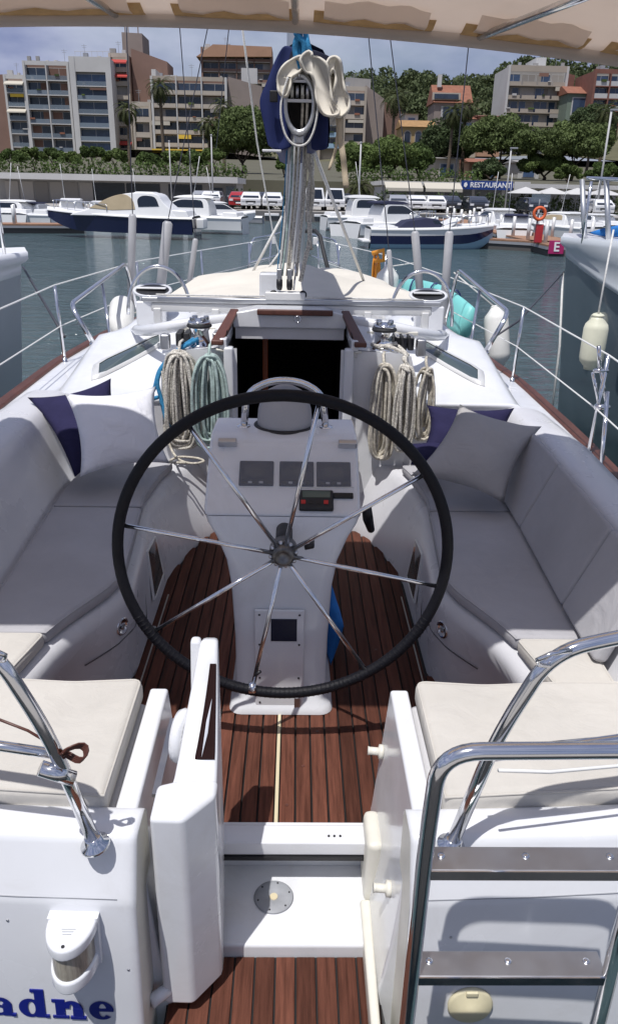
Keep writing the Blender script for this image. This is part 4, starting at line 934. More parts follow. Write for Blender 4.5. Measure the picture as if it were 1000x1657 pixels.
# cream canvas spread over the fore part of the roof
rws = []
for i in range(34):
    y = 5.55 + 3.3 * i / 33; r = []
    for j in range(41):
        u = -1 + 2 * j / 40; x_ = u * (roof_w(y) - .12)
        z = deck_z(x_, y) + .022 + .05 * abs(math.sin(2.1 * y + 1.3 * x_)) * sm(5.6, 6.4, y) + .10 * math.exp(-((y - 6.9) / .9) ** 2) * math.exp(-(x_ / .55) ** 2) + .018 * math.sin(9 * x_ + 2 * y)
        r.append((x_ * (1 + .02 * math.sin(5 * y)), y, z))
    rws.append(r)
tag(MB().grid(rws).build('canvas_cover', 'cover_cloth', None, smooth=True, solid=.006), 'crumpled cream canvas cover spread over the coachroof before the mast', 'canvas cover')

# ------------------------------------------------------------------ loose gear in the cockpit
def piping(c, poly, z, mt):
    cen = Vector((sum(p[0] for p in poly) / len(poly), sum(p[1] for p in poly) / len(poly), z))
    pts = fillet([(p[0], p[1], z) for p in poly] + [(poly[0][0], poly[0][1], z)], .03, 4)
    MB().tube([p + (cen - p).normalized() * .0065 for p in pts[:-1]], .0038, 6, closed=True).build('piping', mt, c, smooth=True)
def seat_cushion(name, poly, z0, z1, mt, label, cat, r=.022, crown=.0):
    c = MB().prism(poly, z0, z1).build(name, mt, None, bevel=r, bseg=4)
    piping(c, poly, z1 - r * .35, mt)
    return tag(c, label, cat)
SG = 'seat cushions along the cockpit benches'
def bench(y0, y1, s, n=14):
    inn = [(s * (lerp(TW, y0 + (y1 - y0) * k / n) + .022), y0 + (y1 - y0) * k / n) for k in range(n + 1)]
    outr = [(s * (lerp(BX, y0 + (y1 - y0) * k / n) - .012), y0 + (y1 - y0) * k / n) for k in range(n, -1, -1)]
    return inn + outr
for s, sd_ in ((-1, 'port'), (1, 'starboard')):
    w_ = 'left' if s < 0 else 'right'
    o = seat_cushion('seat_cushion', bench(2.155 + (.11 if s > 0 else .12), 3.40, s), 1.289, 1.345, 'fabric', f'long grey fabric bench cushion {w_} of the wheel', 'seat cushion'); o['group'] = SG
    o = seat_cushion('seat_cushion', bench(3.408, 4.06, s), 1.289, 1.345, 'fabric', f'short grey bench cushion under the pillows on the {w_}', 'seat cushion'); o['group'] = SG
    o = seat_cushion('seat_cushion', bench(1.985, 2.265 if s > 0 else 2.275, s, 6), 1.289, 1.347, 'fabric_sunlit', f'small cushion toned sunlit cream at the after end of the {w_} bench', 'seat cushion'); o['group'] = SG  # lit end of the bench cushion, sunlight put into its colour
    # helm seat cushion
    poly = [(s * .408, 1.455), (s * 1.10, 1.51), (s * 1.10, 1.945), (s * .85, 1.945), (s * .60, 1.925), (s * .405, 1.94)]
    c = MB().prism(poly, 1.322, 1.400).build('helm_cushion', 'fabric_sunlit', None, bevel=.024, bseg=4)
    piping(c, poly, 1.391, 'fabric_sunlit')
    tag(c, ('cream helm seat cushion beside the opened white stern gate' if s < 0 else 'cream helm seat cushion behind the steel boarding ladder'), 'seat cushion', 'cream helm seat cushions at the stern')
# starboard backrest: three panels
for k, (ya, yb_) in enumerate(((2.10, 2.46), (2.466, 3.17), (3.176, 3.75))):
    ba, bb = lerp(BX, ya), lerp(BX, yb_); V = []
    for y, b in ((ya, ba), (yb_, bb)):
        for x_, z in ((b - .012, 1.350), (b + .105, 1.672), (b + .075, 1.690), (b - .062, 1.362)): V.append((x_, y, z + tilt(x_)))
    c = ob('backrest_cushion', V, [(0, 1, 2, 3), (7, 6, 5, 4), (0, 4, 5, 1), (1, 5, 6, 2), (2, 6, 7, 3), (3, 7, 4, 0)], 'fabric', None, bevel=.018, bseg=3)
    tag(c, ('grey backrest cushion nearest the stern on the right bench', 'wide middle grey backrest cushion on the right bench', 'grey backrest cushion behind the pale pillow on the right bench')[k], 'backrest cushion', 'backrest cushions of the right bench')
# pillows
def pil(corn, th, mt, label): 
    o = pillow('throw_pillow', [at(px, py, y=y) for px, py, y in corn], th, mt); tag(o, label, 'pillow', 'throw pillows in the cockpit corners'); return o
pil([(45, 643, 3.92), (180, 612, 4.06), (212, 745, 3.72), (122, 772, 3.50)], .13, 'navy_cloth', 'navy blue pillow tucked behind the white one on the left')
pil([(105, 636, 3.72), (252, 625, 3.90), (275, 750, 3.62), (130, 772, 3.42)], .15, 'white_cloth', 'white pillow leaning in the left cockpit corner')
pil([(690, 655, 4.02), (832, 660, 4.00), (812, 760, 3.85), (682, 728, 3.85)], .12, 'navy_cloth', 'navy blue pillow standing behind the pale one on the right')
pil([(662, 718, 3.88), (724, 716, 3.92), (722, 756, 3.64), (664, 752, 3.62)], .08, 'navy_cloth', 'small dark navy pillow lying flat by the right rope coils')
pil([(744, 654, 3.78), (876, 690, 3.66), (815, 815, 3.30), (664, 770, 3.36)], .15, 'fabric_pillow', 'pale grey pillow leaning in the right cockpit corner')
# rope coils
def coil(cx, ztop, zbot, w, n, y, mt, r, label, seed, spread=.05, dy=.03):
    rs = random.Random(seed); g = MB()
    for k in range(n):
        f = (k + .5) / n; hw = w * (.10 + .90 * f) / 2 * rs.uniform(.9, 1.08); ox = rs.uniform(-.012, .012); zt = ztop - rs.uniform(0, .02) + .012 * f; zbk = zbot + (1 - f) * .05 + rs.uniform(-.03, .03); oy = rs.uniform(-1, 1) * dy; ph = rs.uniform(0, 6)
        pts = []
        for q in range(30):
            a = 2 * math.pi * q / 30; sx, sz = math.sin(a), math.cos(a)
            xx = cx + ox + math.copysign(abs(sx) ** .62, sx) * hw * (1 - .18 * sz) + .004 * math.sin(3 * a + ph)
            zz = (zt + zbk) / 2 + math.copysign(abs(sz) ** .8, sz) * (zt - zbk) / 2
            pts.append((xx, y + oy - .035 * sx * rs.uniform(.8, 1.0) * (1 if k % 2 else -1) - .02 * f, zz))
        g.tube(spl(pts, 2, True), r, 6, closed=True)
    # gathering turn at the top and a hanging tail
    g.tube([(cx + .022 * math.cos(a), y + .05 * math.sin(a), ztop - .015 + .01 * math.sin(2 * a)) for a in [2 * math.pi * q / 14 for q in range(14)]], r, 6, closed=True)
    g.tube([(cx, y - .02, ztop), (cx, y + .05, ztop + .045), (cx + .01, y + .09, ztop + .05)], r, 6)
    o = g.build('rope_coil', mt, None, smooth=True); tag(o, label, 'rope coil', 'rope coils hung on the cabin bulkhead'); return o
cl = 4.165
coil(-.585, 1.93, 1.42, .20, 24, cl - .02, 'rope_fleck', .0085, 'grey flecked rope coil hanging left of the companionway', 1)
coil(-.425, 1.92, 1.43, .19, 24, cl - .03, 'rope_mint', .0085, 'pale mint green rope coil beside the companionway door', 2)
coil(.512, 1.88, 1.36, .13, 10, cl - .02, 'rope_beige', .0085, 'beige rope coil hanging closest to the companionway on the right', 3)
coil(.630, 1.88, 1.42, .12, 9, cl - .03, 'rope_fleck', .0085, 'middle beige rope coil of the three right of the companionway', 4)
coil(.745, 1.86, 1.47, .11, 8, cl - .02, 'rope_beige', .0085, 'outermost of the three beige rope coils on the right', 5)
tag(MB().tube(spl([(-.495, 4.33, 1.99), (-.57, 4.24, 1.95), (-.66, 4.17, 1.88), (-.705, 4.13, 1.78), (-.69, 4.12, 1.68), (-.665, 4.10, 1.57), (-.64, 4.12, 1.50)], 8), .011, 8).tube(spl([(-.50, 4.27, 1.98), (-.595, 4.20, 1.93), (-.69, 4.16, 1.84), (-.725, 4.14, 1.74), (-.745, 4.10, 1.69), (-.70, 4.08, 1.70)], 8), .011, 8).build('winch_rope', 'rope_blue', None, smooth=True), 'blue rope led down from the left winch beside the coils', 'rope')
tag(MB().tube(spl([(.525, 4.27, 1.96), (.58, 4.25, 1.95), (.64, 4.21, 1.92), (.62, 4.17, 1.91), (.66, 4.16, 1.86)], 8), .010, 8).tube(spl([(.525 + .07, 4.33, 1.965), (.51, 4.26, 1.96), (.46, 4.33, 1.955), (.525, 4.40, 1.955), (.60, 4.36, 1.95), (.65, 4.22, 1.92)], 8), .010, 8).build('winch_rope', 'rope_fleck', None, smooth=True), 'pale flecked rope turned round the right winch', 'rope')
# dark reef line by the port coil, rope heap under it
tag(MB().tube(spl([(-.68, 4.14, 1.83), (-.665, 4.11, 1.70), (-.66, 4.10, 1.55), (-.655, 4.09, 1.44), (-.60, 4.02, 1.375), (-.52, 3.98, 1.362), (-.46, 4.02, 1.36), (-.50, 4.06, 1.365), (-.60, 4.06, 1.37), (-.64, 4.0, 1.362), (-.55, 3.96, 1.372)], 8), .007, 7).build('reef_line', 'rope_beige', None, smooth=True), 'thin beige line trailing onto the seat under the left coils', 'rope')
# blue cloth behind the pedestal
tag(pillow('blue_cloth', [(.20, 2.74, .905), (.245, 2.70, 1.12), (.20, 2.95, 1.20), (.16, 2.98, .91)], .07, 'cloth_blue'), 'bright blue cloth bundle tucked behind the pedestal on the sole', 'cloth')

# ------------------------------------------------------------------ fenders and board along the rails
def fender(c, r, h, mt, endmt, label, axis=(0, 0, 1), line=None):
    F_ = thing('fender', label, 'fender', c, 'boat fenders'); ax = Vector(axis).normalized(); c = Vector(c)
    MB().lathe([(.02, -h / 2 - r * .55), (.045, -h / 2 - r * .5), (r * .55, -h / 2 - r * .25), (r * .9, -h / 2 + r * .15), (r, -h / 2 + r * .5), (r, h / 2 - r * .5), (r * .9, h / 2 - r * .15), (r * .55, h / 2 + r * .25), (.045, h / 2 + r * .5), (.02, h / 2 + r * .55)], c, axis=ax, seg=24).build('fender_body', mt, F_, smooth=True)
    MB().lathe([(r * .50, 0), (r * .30, r * .17), (.05, r * .30), (.034, r * .42), (.0, r * .42)], c + ax * (h / 2 + r * .245), axis=ax, seg=20).build('fender_eye', endmt, F_, smooth=True)
    if line: tube('fender_line', [c + ax * (h / 2 + r * .5), line], .007, 'rope_white', F_, 7)
    return F_
fender(at(197, 512, y=6.75), .105, .38, 'fender_white', 'fender_navy', 'white fender with navy end lying outside the left rail', (-.12, .9, .42))
fender((2.04, 7.75, 1.42), .12, .46, 'fender_white', 'fender_white', 'fat pale fender outside the turquoise board on the right rail', (-.10, .25, .9), (1.62, 8.1, 2.0))
fender(at(624, 472, y=9.1), .13, .42, 'fender_white', 'fender_white', 'pale grey fender at the right rail beside the orange line', (.1, .1, 1), (1.35, 9.1, 2.0))
fender((2.02, 3.98, .80), .155, .40, 'fender_white', 'fender_navy', 'white fender with blue top hanging low between the two boats', (0, 0, 1), (1.70, 4.02, 1.40))
# inflatable board standing on edge outside the starboard rail
bd = MB(); rws = []
for i in range(21):
    t = i / 20; y = 7.7 + 2.3 * t; w = .25 * math.sin(math.pi * min(1, .12 + .80 * t)) ** .5; xo = hb(y) + .11; r = []
    for j in range(16):
        a = 2 * math.pi * j / 16; r.append((xo + .075 * math.cos(a) + .03 * math.sin(a), y, 1.56 + w * math.sin(a) + .02 * t))
    rws.append(r)
for i in range(20):
    pass
bd.add([p for r in rws for p in r], [(i * 16 + j, i * 16 + (j + 1) % 16, (i + 1) * 16 + (j + 1) % 16, (i + 1) * 16 + j) for i in range(20) for j in range(16)] + [tuple(range(16)), tuple(20 * 16 + j for j in range(16))])
PB = thing('paddle_board', 'turquoise inflatable board strapped on edge outside the right rail', 'paddle board', (1.9, 7, 1.2))
bd.build('board_body', 'turquoise', PB, smooth=True)
for y in (8.1, 8.7, 9.2): tube('board_strap', [(hb(y) + .11 + .082 * math.cos(a), y + .03 * math.sin(a), 1.57 + .255 * math.sin(a)) for a in [2 * math.pi * k / 18 for k in range(18)]], .010, 'fender_navy', PB, 6, closed=True)
# orange throwing line on the starboard rail
q = at(610, 440, y=9.3); ol = MB()
for k in range(6): ol.tube([q + Vector((.05 * math.sin(a) * .7 * (1 + .2 * math.sin(k)) + .007 * (k - 3), .02 * math.cos(a * 2 + k), .22 * math.cos(a) - .03 * k)) for a in [2 * math.pi * j / 22 for j in range(22)]], .009, 6, closed=True)
ol.tube([q + Vector((-.07, 0, .20)), q + Vector((.06, 0, .24)), q + Vector((.07, -.02, .13)), q + Vector((-.04, -.02, .12))], .026, 8)
tag(ol.build('throwing_line', 'orange', None, smooth=True), 'coiled orange throwing line hung on the right foredeck rail', 'rope')

# sealant seams and small marks on the mouldings
for s in (-1, 1):
    tube('sealant_seam', [(s * .392, yv, 1.3205) for yv in (1.47, 1.6, 1.75, 1.92)], .003, 'drain_grey', Y, 5)
    tube('sealant_seam', [tface(s * x_, 1.228) + nrmT * .0004 for x_ in (.36, .6, .9, 1.2)], .0012, 'drain_grey', Y, 5)
for k, (x_, z_) in enumerate(((-.345, 1.02), (-.62, 1.16), (.42, 1.12), (.60, 1.02))):
    MB().lathe([(.0035, 0), (.003, .0016), (0, .002)], tface(x_, z_), axis=nrmT, seg=10).build('transom_screw', 'steel_dull', Y, smooth=True)
# ================================================================== harbour, town and hill
mat('concrete', (.36, .34, .31), .85, var=.15, vscale=.6, bump=.2, bscale=8)
mat('quay_wall', (.14, .135, .13), .9, var=.25, vscale=.5)
mat('asphalt', (.16, .155, .15), .9, var=.1, vscale=.5)
mat('white_render', (0.513, 0.506, 0.494), .8, var=.06, vscale=.3)
mat('cream_render', (0.439, 0.389, 0.327), .85, var=.07, vscale=.3)
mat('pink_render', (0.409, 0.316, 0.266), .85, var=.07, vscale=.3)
mat('beige_render', (0.377, 0.327, 0.271), .85, var=.07, vscale=.3)
mat('brown_render', (.22, .135, .105), .85, var=.10, vscale=.25)
mat('greybrown_render', (.26, .215, .19), .85, var=.10, vscale=.25)
mat('grey_render', (0.324, 0.312, 0.3), .85, var=.08, vscale=.3)
mat('green_render', (0.16, 0.203, 0.16), .85, var=.08, vscale=.3)
mat('ochre_render', (0.376, 0.27, 0.126), .85, var=.08, vscale=.3)
mat('orange_render', (0.416, 0.241, 0.154), .85, var=.08, vscale=.3)
mat('red_brick', (0.198, 0.086, 0.064), .85, var=.15, vscale=.8)
mat('roof_tile', (0.252, 0.103, 0.062), .85, var=.2, vscale=1.2, bump=.4, bscale=5)
mat('ochre_tile', (0.327, 0.189, 0.077), .85, var=.2, vscale=1.2, bump=.4, bscale=5)
mat('town_glass', (.030, .045, .075), .10, var=.4, vscale=.4, objvar=.5)
mat('town_glass_blue', (.05, .085, .16), .10, var=.35, vscale=.4, objvar=.4)
mat('shutter', (0.353, 0.328, 0.303), .8, objvar=.35)
mat('shutter_brown', (.20, .11, .08), .8, objvar=.3)
mat('balcony_glass', (.22, .27, .32), .20, objvar=.2, alpha=.55)
mat('rail_white', (0.482, 0.476, 0.47), .7)
mat('awning_cream', (0.502, 0.465, 0.39), .85)
mat('awning_yellow', (.70, .48, .06), .85)
mat('awning_red', (.40, .05, .04), .85)
mat('bark', (.075, .055, .042), .9, var=.25, vscale=3)
mat('palm_trunk', (.12, .092, .065), .9, var=.3, vscale=4)
for nm, c in (('leaf_pine', (.112, .148, .052)), ('leaf_dark', (.064, .090, .038)), ('leaf_green', (.122, .168, .052)), ('leaf_hedge', (.080, .120, .035)), ('leaf_hill', (.092, .116, .052)), ('leaf_palm', (.060, .070, .026)), ('leaf_olive', (.075, .085, .035))):
    mat(nm, c, .7, var=.45, vscale=.45, transl=.25, spec=.2)
mat('terrain', (.10, .095, .05), .95, var=.3, vscale=.08)
mat('gravel_terrace', (.10, .095, .065), .95, var=.1, vscale=.3)
mat('pontoon_wood', (.30, .165, .10), .85, var=.25, vscale=3, stretch=(.3, 4, 1))
mat('pontoon_side', (.10, .095, .09), .9)
mat('navy_paint', (.010, .014, .055), .15, coat=.6)
mat('pale_blue', (.30, .45, .58), .3)
mat('boat_white', (.78, .78, .77), .28, var=.03, vscale=1)
mat('boat_tan', (.42, .34, .22), .85, var=.08, vscale=2)
mat('boat_grey', (.30, .31, .33), .6)
mat('boat_glass', (.012, .018, .028), .08, coat=.5)
mat('canvas_navy', (.015, .018, .05), .85, var=.15, vscale=3)
mat('lifebuoy', (.72, .13, .04), .6); mat('sign_magenta', (.42, .02, .13), .5); mat('sign_red', (.45, .03, .04), .5); mat('sign_blue', (.012, .045, .22), .4); mat('sign_white', (.85, .85, .85), .5)
mat('car_white', (.74, .74, .74), .25, coat=.6); mat('car_red', (.35, .015, .015), .25, coat=.6); mat('car_dark', (.03, .035, .05), .25, coat=.6); mat('car_silver', (.42, .43, .45), .3, .4, coat=.6)
mat('tyre', (.015, .015, .015), .8); mat('lamp_red', (.35, .01, .01), .3); mat('lamp_clear', (.7, .7, .72), .15)

def struct(o, label): return tag(o, label, kind='structure')
# ---- ground
QY = 74.0
struct(MB().box((0, QY + 12.5, -.6), (420, 25, 3.0)).build('quay', 'concrete', None), 'pale concrete quay with parked cars along the far water edge')
qw = MB()
for k in range(40):
    x = -58 + k * 3.0; qw.box((x, QY - .06, .18), (1.1, .14, .36))
qf = [box('quay_fender', (-58 + k * 3.0, QY - .10, .62), (1.0, .2, .18), 'boat_white', None, bevel=.03) for k in range(0)]
struct(MB().box((0, QY - .03, -.3), (420, .06, 2.28)).build('quay_face', 'quay_wall', None), 'dark wet face of the quay above the water')
struct(MB().add([(-260, 99, 3.6), (260, 99, 3.6), (260, 150, 5.2), (-260, 150, 5.2), (260, 260, 13), (-260, 260, 11), (-260, 99, -1), (260, 99, -1)], [(0, 1, 2, 3), (3, 2, 4, 5), (6, 7, 1, 0)]).build('promenade_ground', 'gravel_terrace', None), 'raised promenade ground behind the low harbour buildings')
def hill_z(x, y):
    t = sm(180, 390, y); h = lerp([(-260, 12), (-60, 18), (0, 36), (20, 47), (40, 49), (60, 46), (75, 50), (95, 56), (125, 54), (200, 40), (400, 20)], x)
    return 9 + (h - 16) * t + 1.5 * math.sin(x * .07 + y * .05)
rows = [[(x, y, hill_z(x, y)) for x in range(-280, 421, 20)] for y in list(range(200, 420, 15)) + [450, 520]]
struct(MB().grid(rows).build('hill', 'terrain', None, smooth=True), 'wooded hill rising behind the town')

# ---- foliage
def leaf_cloud(name, clumps, per, size, mt, parent, flat=.5):
    """clumps: (cx,cy,cz,rx,ry,rz); each holds 'per' small leaf faces on and near its skin"""
    C_ = np.array(clumps, float); k = len(C_); N = k * per
    idx = np.repeat(np.arange(k), per); d = rng.normal(size=(N, 3)); d /= np.linalg.norm(d, axis=1)[:, None]
    rad = rng.uniform(.55, 1.06, N) ** .6
    pos = C_[idx, :3] + d * C_[idx, 3:] * rad[:, None]
    nrm_ = d * .8 + rng.normal(size=(N, 3)) * .7; nrm_ /= np.linalg.norm(nrm_, axis=1)[:, None]
    u = np.cross(nrm_, rng.normal(size=(N, 3))); u /= np.linalg.norm(u, axis=1)[:, None]; v = np.cross(nrm_, u)
    s = (size * rng.uniform(.5, 1.4, N))[:, None]
    a = pos + u * s; b = pos + v * s * .55; c = pos - u * s; e = pos - v * s * .55
    V = np.stack([a, b, c, e], 1).reshape(-1, 3)
    me = bpy.data.meshes.new(name); me.vertices.add(len(V)); me.vertices.foreach_set('co', V.ravel()); me.loops.add(4 * N); me.loops.foreach_set('vertex_index', np.arange(4 * N)); me.polygons.add(N); me.polygons.foreach_set('loop_start', np.arange(0, 4 * N, 4)); me.polygons.foreach_set('loop_total', np.full(N, 4)); me.update()
    return link(name, me, mt, parent)
def blob_clumps(c, r, n, cr, top=True):
    """n clumps of radius cr over an ellipsoid of radii r round c"""
    o = []
    for k in range(n):
        while True:
            d = rng.normal(size=3); d /= np.linalg.norm(d)
            if not top or d[2] > -.25: break
        q = rng.uniform(.62, .95); f = rng.uniform(.75, 1.25) * cr
        o.append((c[0] + d[0] * r[0] * q, c[1] + d[1] * r[1] * q, c[2] + d[2] * r[2] * q, f, f, f * .72))
    return o
def tree(label, base, crown_c, crown_r, nclump, cr, per, size, mt, group=None, name='tree', limbs=4, trunk_r=.25, cat='tree'):
    T = thing(name, label, cat, base, group); base = Vector(base); cc = Vector(crown_c)
    leaf_cloud('crown', blob_clumps(crown_c, crown_r, nclump, cr), per, size, mt, T)
    tk = MB(); fork = base.lerp(Vector((cc.x, cc.y, cc.z - crown_r[2] * .7)), .75)
    tk.tube(spl([base, base.lerp(fork, .5) + Vector((.2, 0, 0)), fork], 4), [trunk_r * (1.25 - .5 * i / 8) for i in range(9)], 8)
    for k in range(limbs):
        a = 2 * math.pi * k / limbs + .4; e = cc + Vector((math.cos(a) * crown_r[0] * .62, math.sin(a) * crown_r[1] * .6, -crown_r[2] * .15))
        tk.tube(spl([fork, fork.lerp(e, .5) + Vector((0, 0, .25)), e], 4), [trunk_r * .55 * (1 - .75 * i / 8) for i in range(9)], 6)
    tk.build('trunk', 'bark', T, smooth=True)
    return T
def tree_at(label, px0, px1, pyt, pyb, Y_, nclump, per, size, mt, base_py=None, **k):
    """a tree whose crown fills this box of the photograph at distance Y_"""
    a, b = at(px0, (pyt + pyb) / 2, y=Y_), at(px1, (pyt + pyb) / 2, y=Y_); zt = at((px0 + px1) / 2, pyt, y=Y_).z; zb = at((px0 + px1) / 2, pyb, y=Y_).z
    rx = (b.x - a.x) / 2; cx = (a.x + b.x) / 2; rz = (zt - zb) / 2; gz = ground_z(Y_)
    if base_py: gz = at((px0 + px1) / 2, base_py, y=Y_).z
    return tree(label, (cx, Y_, gz), (cx, Y_, (zt + zb) / 2), (rx * 1.0, min(rx, 5) * .9, rz * 1.0), int(nclump * 1.5), max(.35, min(rx, rz) * .46), int(per * 2.4), size * .58, mt, **k)
def ground_z(y): return lerp([(74, .9), (99, .9), (99.01, 3.6), (150, 5.2), (260, 12)], y)
PG = 'umbrella pines behind the quay'
tree_at('big dense round pine left of the furled mainsail', 344, 440, 178, 274, 140, 46, 170, .42, 'leaf_pine', name='pine_tree', group=PG, limbs=5)
tree_at('wide flat umbrella pine above the blue restaurant sign', 748, 876, 192, 268, 138, 46, 170, .42, 'leaf_pine', name='pine_tree', group=PG, limbs=6)
tree_at('umbrella pine at the right with dark open limbs under its crown', 864, 996, 200, 274, 134, 46, 170, .42, 'leaf_pine', name='pine_tree', group=PG, limbs=6)
tree_at('lower yellow green pine between the two umbrella pines', 838, 925, 248, 290, 136, 26, 150, .40, 'leaf_green', name='pine_tree', group=PG)
tree_at('dark pine next to the ochre villa', 686, 756, 198, 276, 145, 30, 150, .42, 'leaf_dark', name='pine_tree', group=PG)
tree_at('dark pine at the right edge under the brick block', 925, 990, 172, 235, 160, 26, 150, .45, 'leaf_dark', name='pine_tree', group=PG)
tree_at('broad green tree under the ochre villa', 592, 668, 226, 292, 128, 30, 150, .38, 'leaf_green', name='leafy_tree', group='leafy trees on the promenade')
tree_at('green tree between the hanging sail strap and the lamp post', 548, 616, 234, 294, 126, 24, 150, .38, 'leaf_green', name='leafy_tree', group='leafy trees on the promenade')
tree_at('rounded green tree left of the dark villa pine', 655, 700, 238, 288, 130, 22, 150, .38, 'leaf_hedge', name='leafy_tree', group='leafy trees on the promenade')
tree_at('dark bushy tree under the white apartment block', 770, 818, 258, 300, 126, 18, 130, .36, 'leaf_dark', name='leafy_tree', group='leafy trees on the promenade')
for k, (a, b, t, bt) in enumerate(((-6, 40, 243, 268), (30, 75, 240, 266), (66, 105, 242, 268), (100, 132, 247, 270), (132, 168, 236, 262), (165, 205, 243, 268), (222, 262, 248, 276), (262, 300, 243, 270), (296, 335, 246, 276), (330, 362, 240, 266), (448, 470, 250, 285), (895, 940, 268, 296), (940, 1004, 266, 298))):
    tree_at('low green street tree ' + ['at the far left under the narrow cream house', 'under the left column of the white six storey block', 'under the right column of the white six storey block', 'between the two white blocks', 'under the block with blue glazing', 'under the slim tower with red awnings', 'beneath the low cream house', 'at the foot of the tallest palm', 'under the middle of the wide beige block', 'under the right end of the wide beige block', 'just left of the mast behind the cars', 'behind the restaurant parasols', 'at the right edge behind the restaurant parasols'][k], a, b, t, bt, 112 + 4 * (k % 3), 14, 120, .32, 'leaf_green' if k % 2 else 'leaf_hedge', name='street_tree', group='street trees along the promenade', limbs=3, trunk_r=.12)
def hedge(label, x0, x1, y, z0, z1, mt):
    n = int((x1 - x0) * 1.6); cl_ = [(x0 + (x1 - x0) * (k + .5) / n, y + rng.uniform(-.4, .4), z0 + (z1 - z0) * rng.uniform(.35, .6), .6, .6, (z1 - z0) * .55) for k in range(n)]
    o = leaf_cloud('hedge', cl_, 60, .18, mt, None); tag(o, label, 'hedge', 'clipped hedges round the harbour buildings'); return o
hedge('trimmed hedge on the terrace above the left low building', -34, -6, 97, 3.6, 5.3, 'leaf_hedge')
hedge('dark green hedge screening the restaurant terrace', at(575, 320, y=83).x, at(1000, 320, y=83).x, 82.6, .9, 2.6, 'leaf_dark')
hedge('hedge on the roof terrace behind the restaurant', 6, 21, 97, 3.6, 5.2, 'leaf_hedge')
hedge('dark hedge behind the parked cars left of the mast', -6.5, 1.5, 83, .9, 2.4, 'leaf_dark')

def palm(label, px, pytop, pybase, Y_, lean=0., nf=44, fl=2.6):
    top = at(px, pytop, y=Y_); gz = ground_z(Y_); base = Vector((top.x - lean, Y_, gz)); T = thing('palm_tree', label, 'palm tree', base, 'tall palms on the promenade')
    hub = Vector((top.x, Y_, top.z - fl * .55))
    pts = spl([base, base.lerp(hub, .5) + Vector((lean * .2, 0, 0)), hub], 6); MB().tube(pts, [.30 - .08 * i / (len(pts) - 1) for i in range(len(pts))], 8).build('trunk', 'palm_trunk', T, smooth=True)
    g = MB()
    for k in range(nf):
        az = 2 * math.pi * k * .381966; el = R(80 - 125 * (k / nf) ** .9); L_ = fl * random.uniform(.85, 1.1); d0 = Vector((math.cos(az), math.sin(az), 0)); side = Vector((-math.sin(az), math.cos(az), 0))
        p = hub.copy(); ang = el; n = 8; prev = None
        for i in range(n + 1):
            t = i / n; w = .05 + .42 * math.sin(math.pi * min(1, .1 + t * .85)); dr = d0 * math.cos(ang) + Vector((0, 0, math.sin(ang))); upd = side.cross(dr)
            # leaflets: pairs of narrow blades
            if i > 1:
                for s in (-1, 1):
                    tip = p + side * s * w + dr * .28 - Vector((0, 0, .22 * w)); g.add([p - dr * .07, p + dr * .10, tip], [(0, 1, 2)])
                    q2 = p + dr * .16; tip2 = q2 + side * s * w * .92 + dr * .28 - Vector((0, 0, .30 * w)); g.add([q2 - dr * .07, q2 + dr * .10, tip2], [(0, 1, 2)])
            p = p + dr * (L_ / n); ang -= R(12 + 4 * t)
    # skirt of dead fronds
    for k in range(26):
        az = random.uniform(0, 6.28); d0 = Vector((math.cos(az), math.sin(az), 0)); s_ = Vector((-math.sin(az), math.cos(az), 0)) * .12; q0 = hub + d0 * .2 - Vector((0, 0, .2)); g.add([q0 - s_, q0 + s_, q0 + d0 * .5 - Vector((0, 0, random.uniform(.8, 1.7)))], [(0, 1, 2)])
    g.build('crown', 'leaf_palm', T)
    return T
palm('tall slim palm before the brown windowless wall', 206, 163, 275, 142, .3)
palm('tallest palm, in front of the wide balcony block', 258, 122, 265, 140, -.2, fl=2.9)
palm('short palm left of the big round pine', 338, 186, 270, 138, .1)
palm('palm half behind the big round pine', 361, 156, 260, 150, 0, fl=2.9)
palm('bushy palm beside the beige balcony house', 640, 140, 240, 150, .2, 54, 3.4)
palm('tall palm before the red roofed house', 735, 166, 290, 138, .2)
palm('palm close to the red roofed house, slightly taller', 755, 160, 290, 142, -.3)
palm('palm at the right edge below the brick block', 985, 162, 240, 140, .1, 50, 3.2)
palm('low palm beside the white flag pole', 582, 288, 322, 80, 0, 40, 1.6)

# ---- wooded hill: one mass of pine crowns
cl_ = []
for k in range(620):
    y = rng.uniform(255, 400); x = rng.uniform(-70, 190) * (y / 330); z = hill_z(x, y); r = rng.uniform(2.2, 4.2)
    cl_.append((x, y, z + r * 1.0, r * 1.15, r, r * .75)); cl_.append((x + rng.uniform(-3, 3), y, z + r * 1.5, r * .8, r * .8, r * .55))
tag(leaf_cloud('hill_forest', cl_, 130, .70, 'leaf_hill', None), 'dense dark pine wood covering the hill', 'forest', kind='stuff')

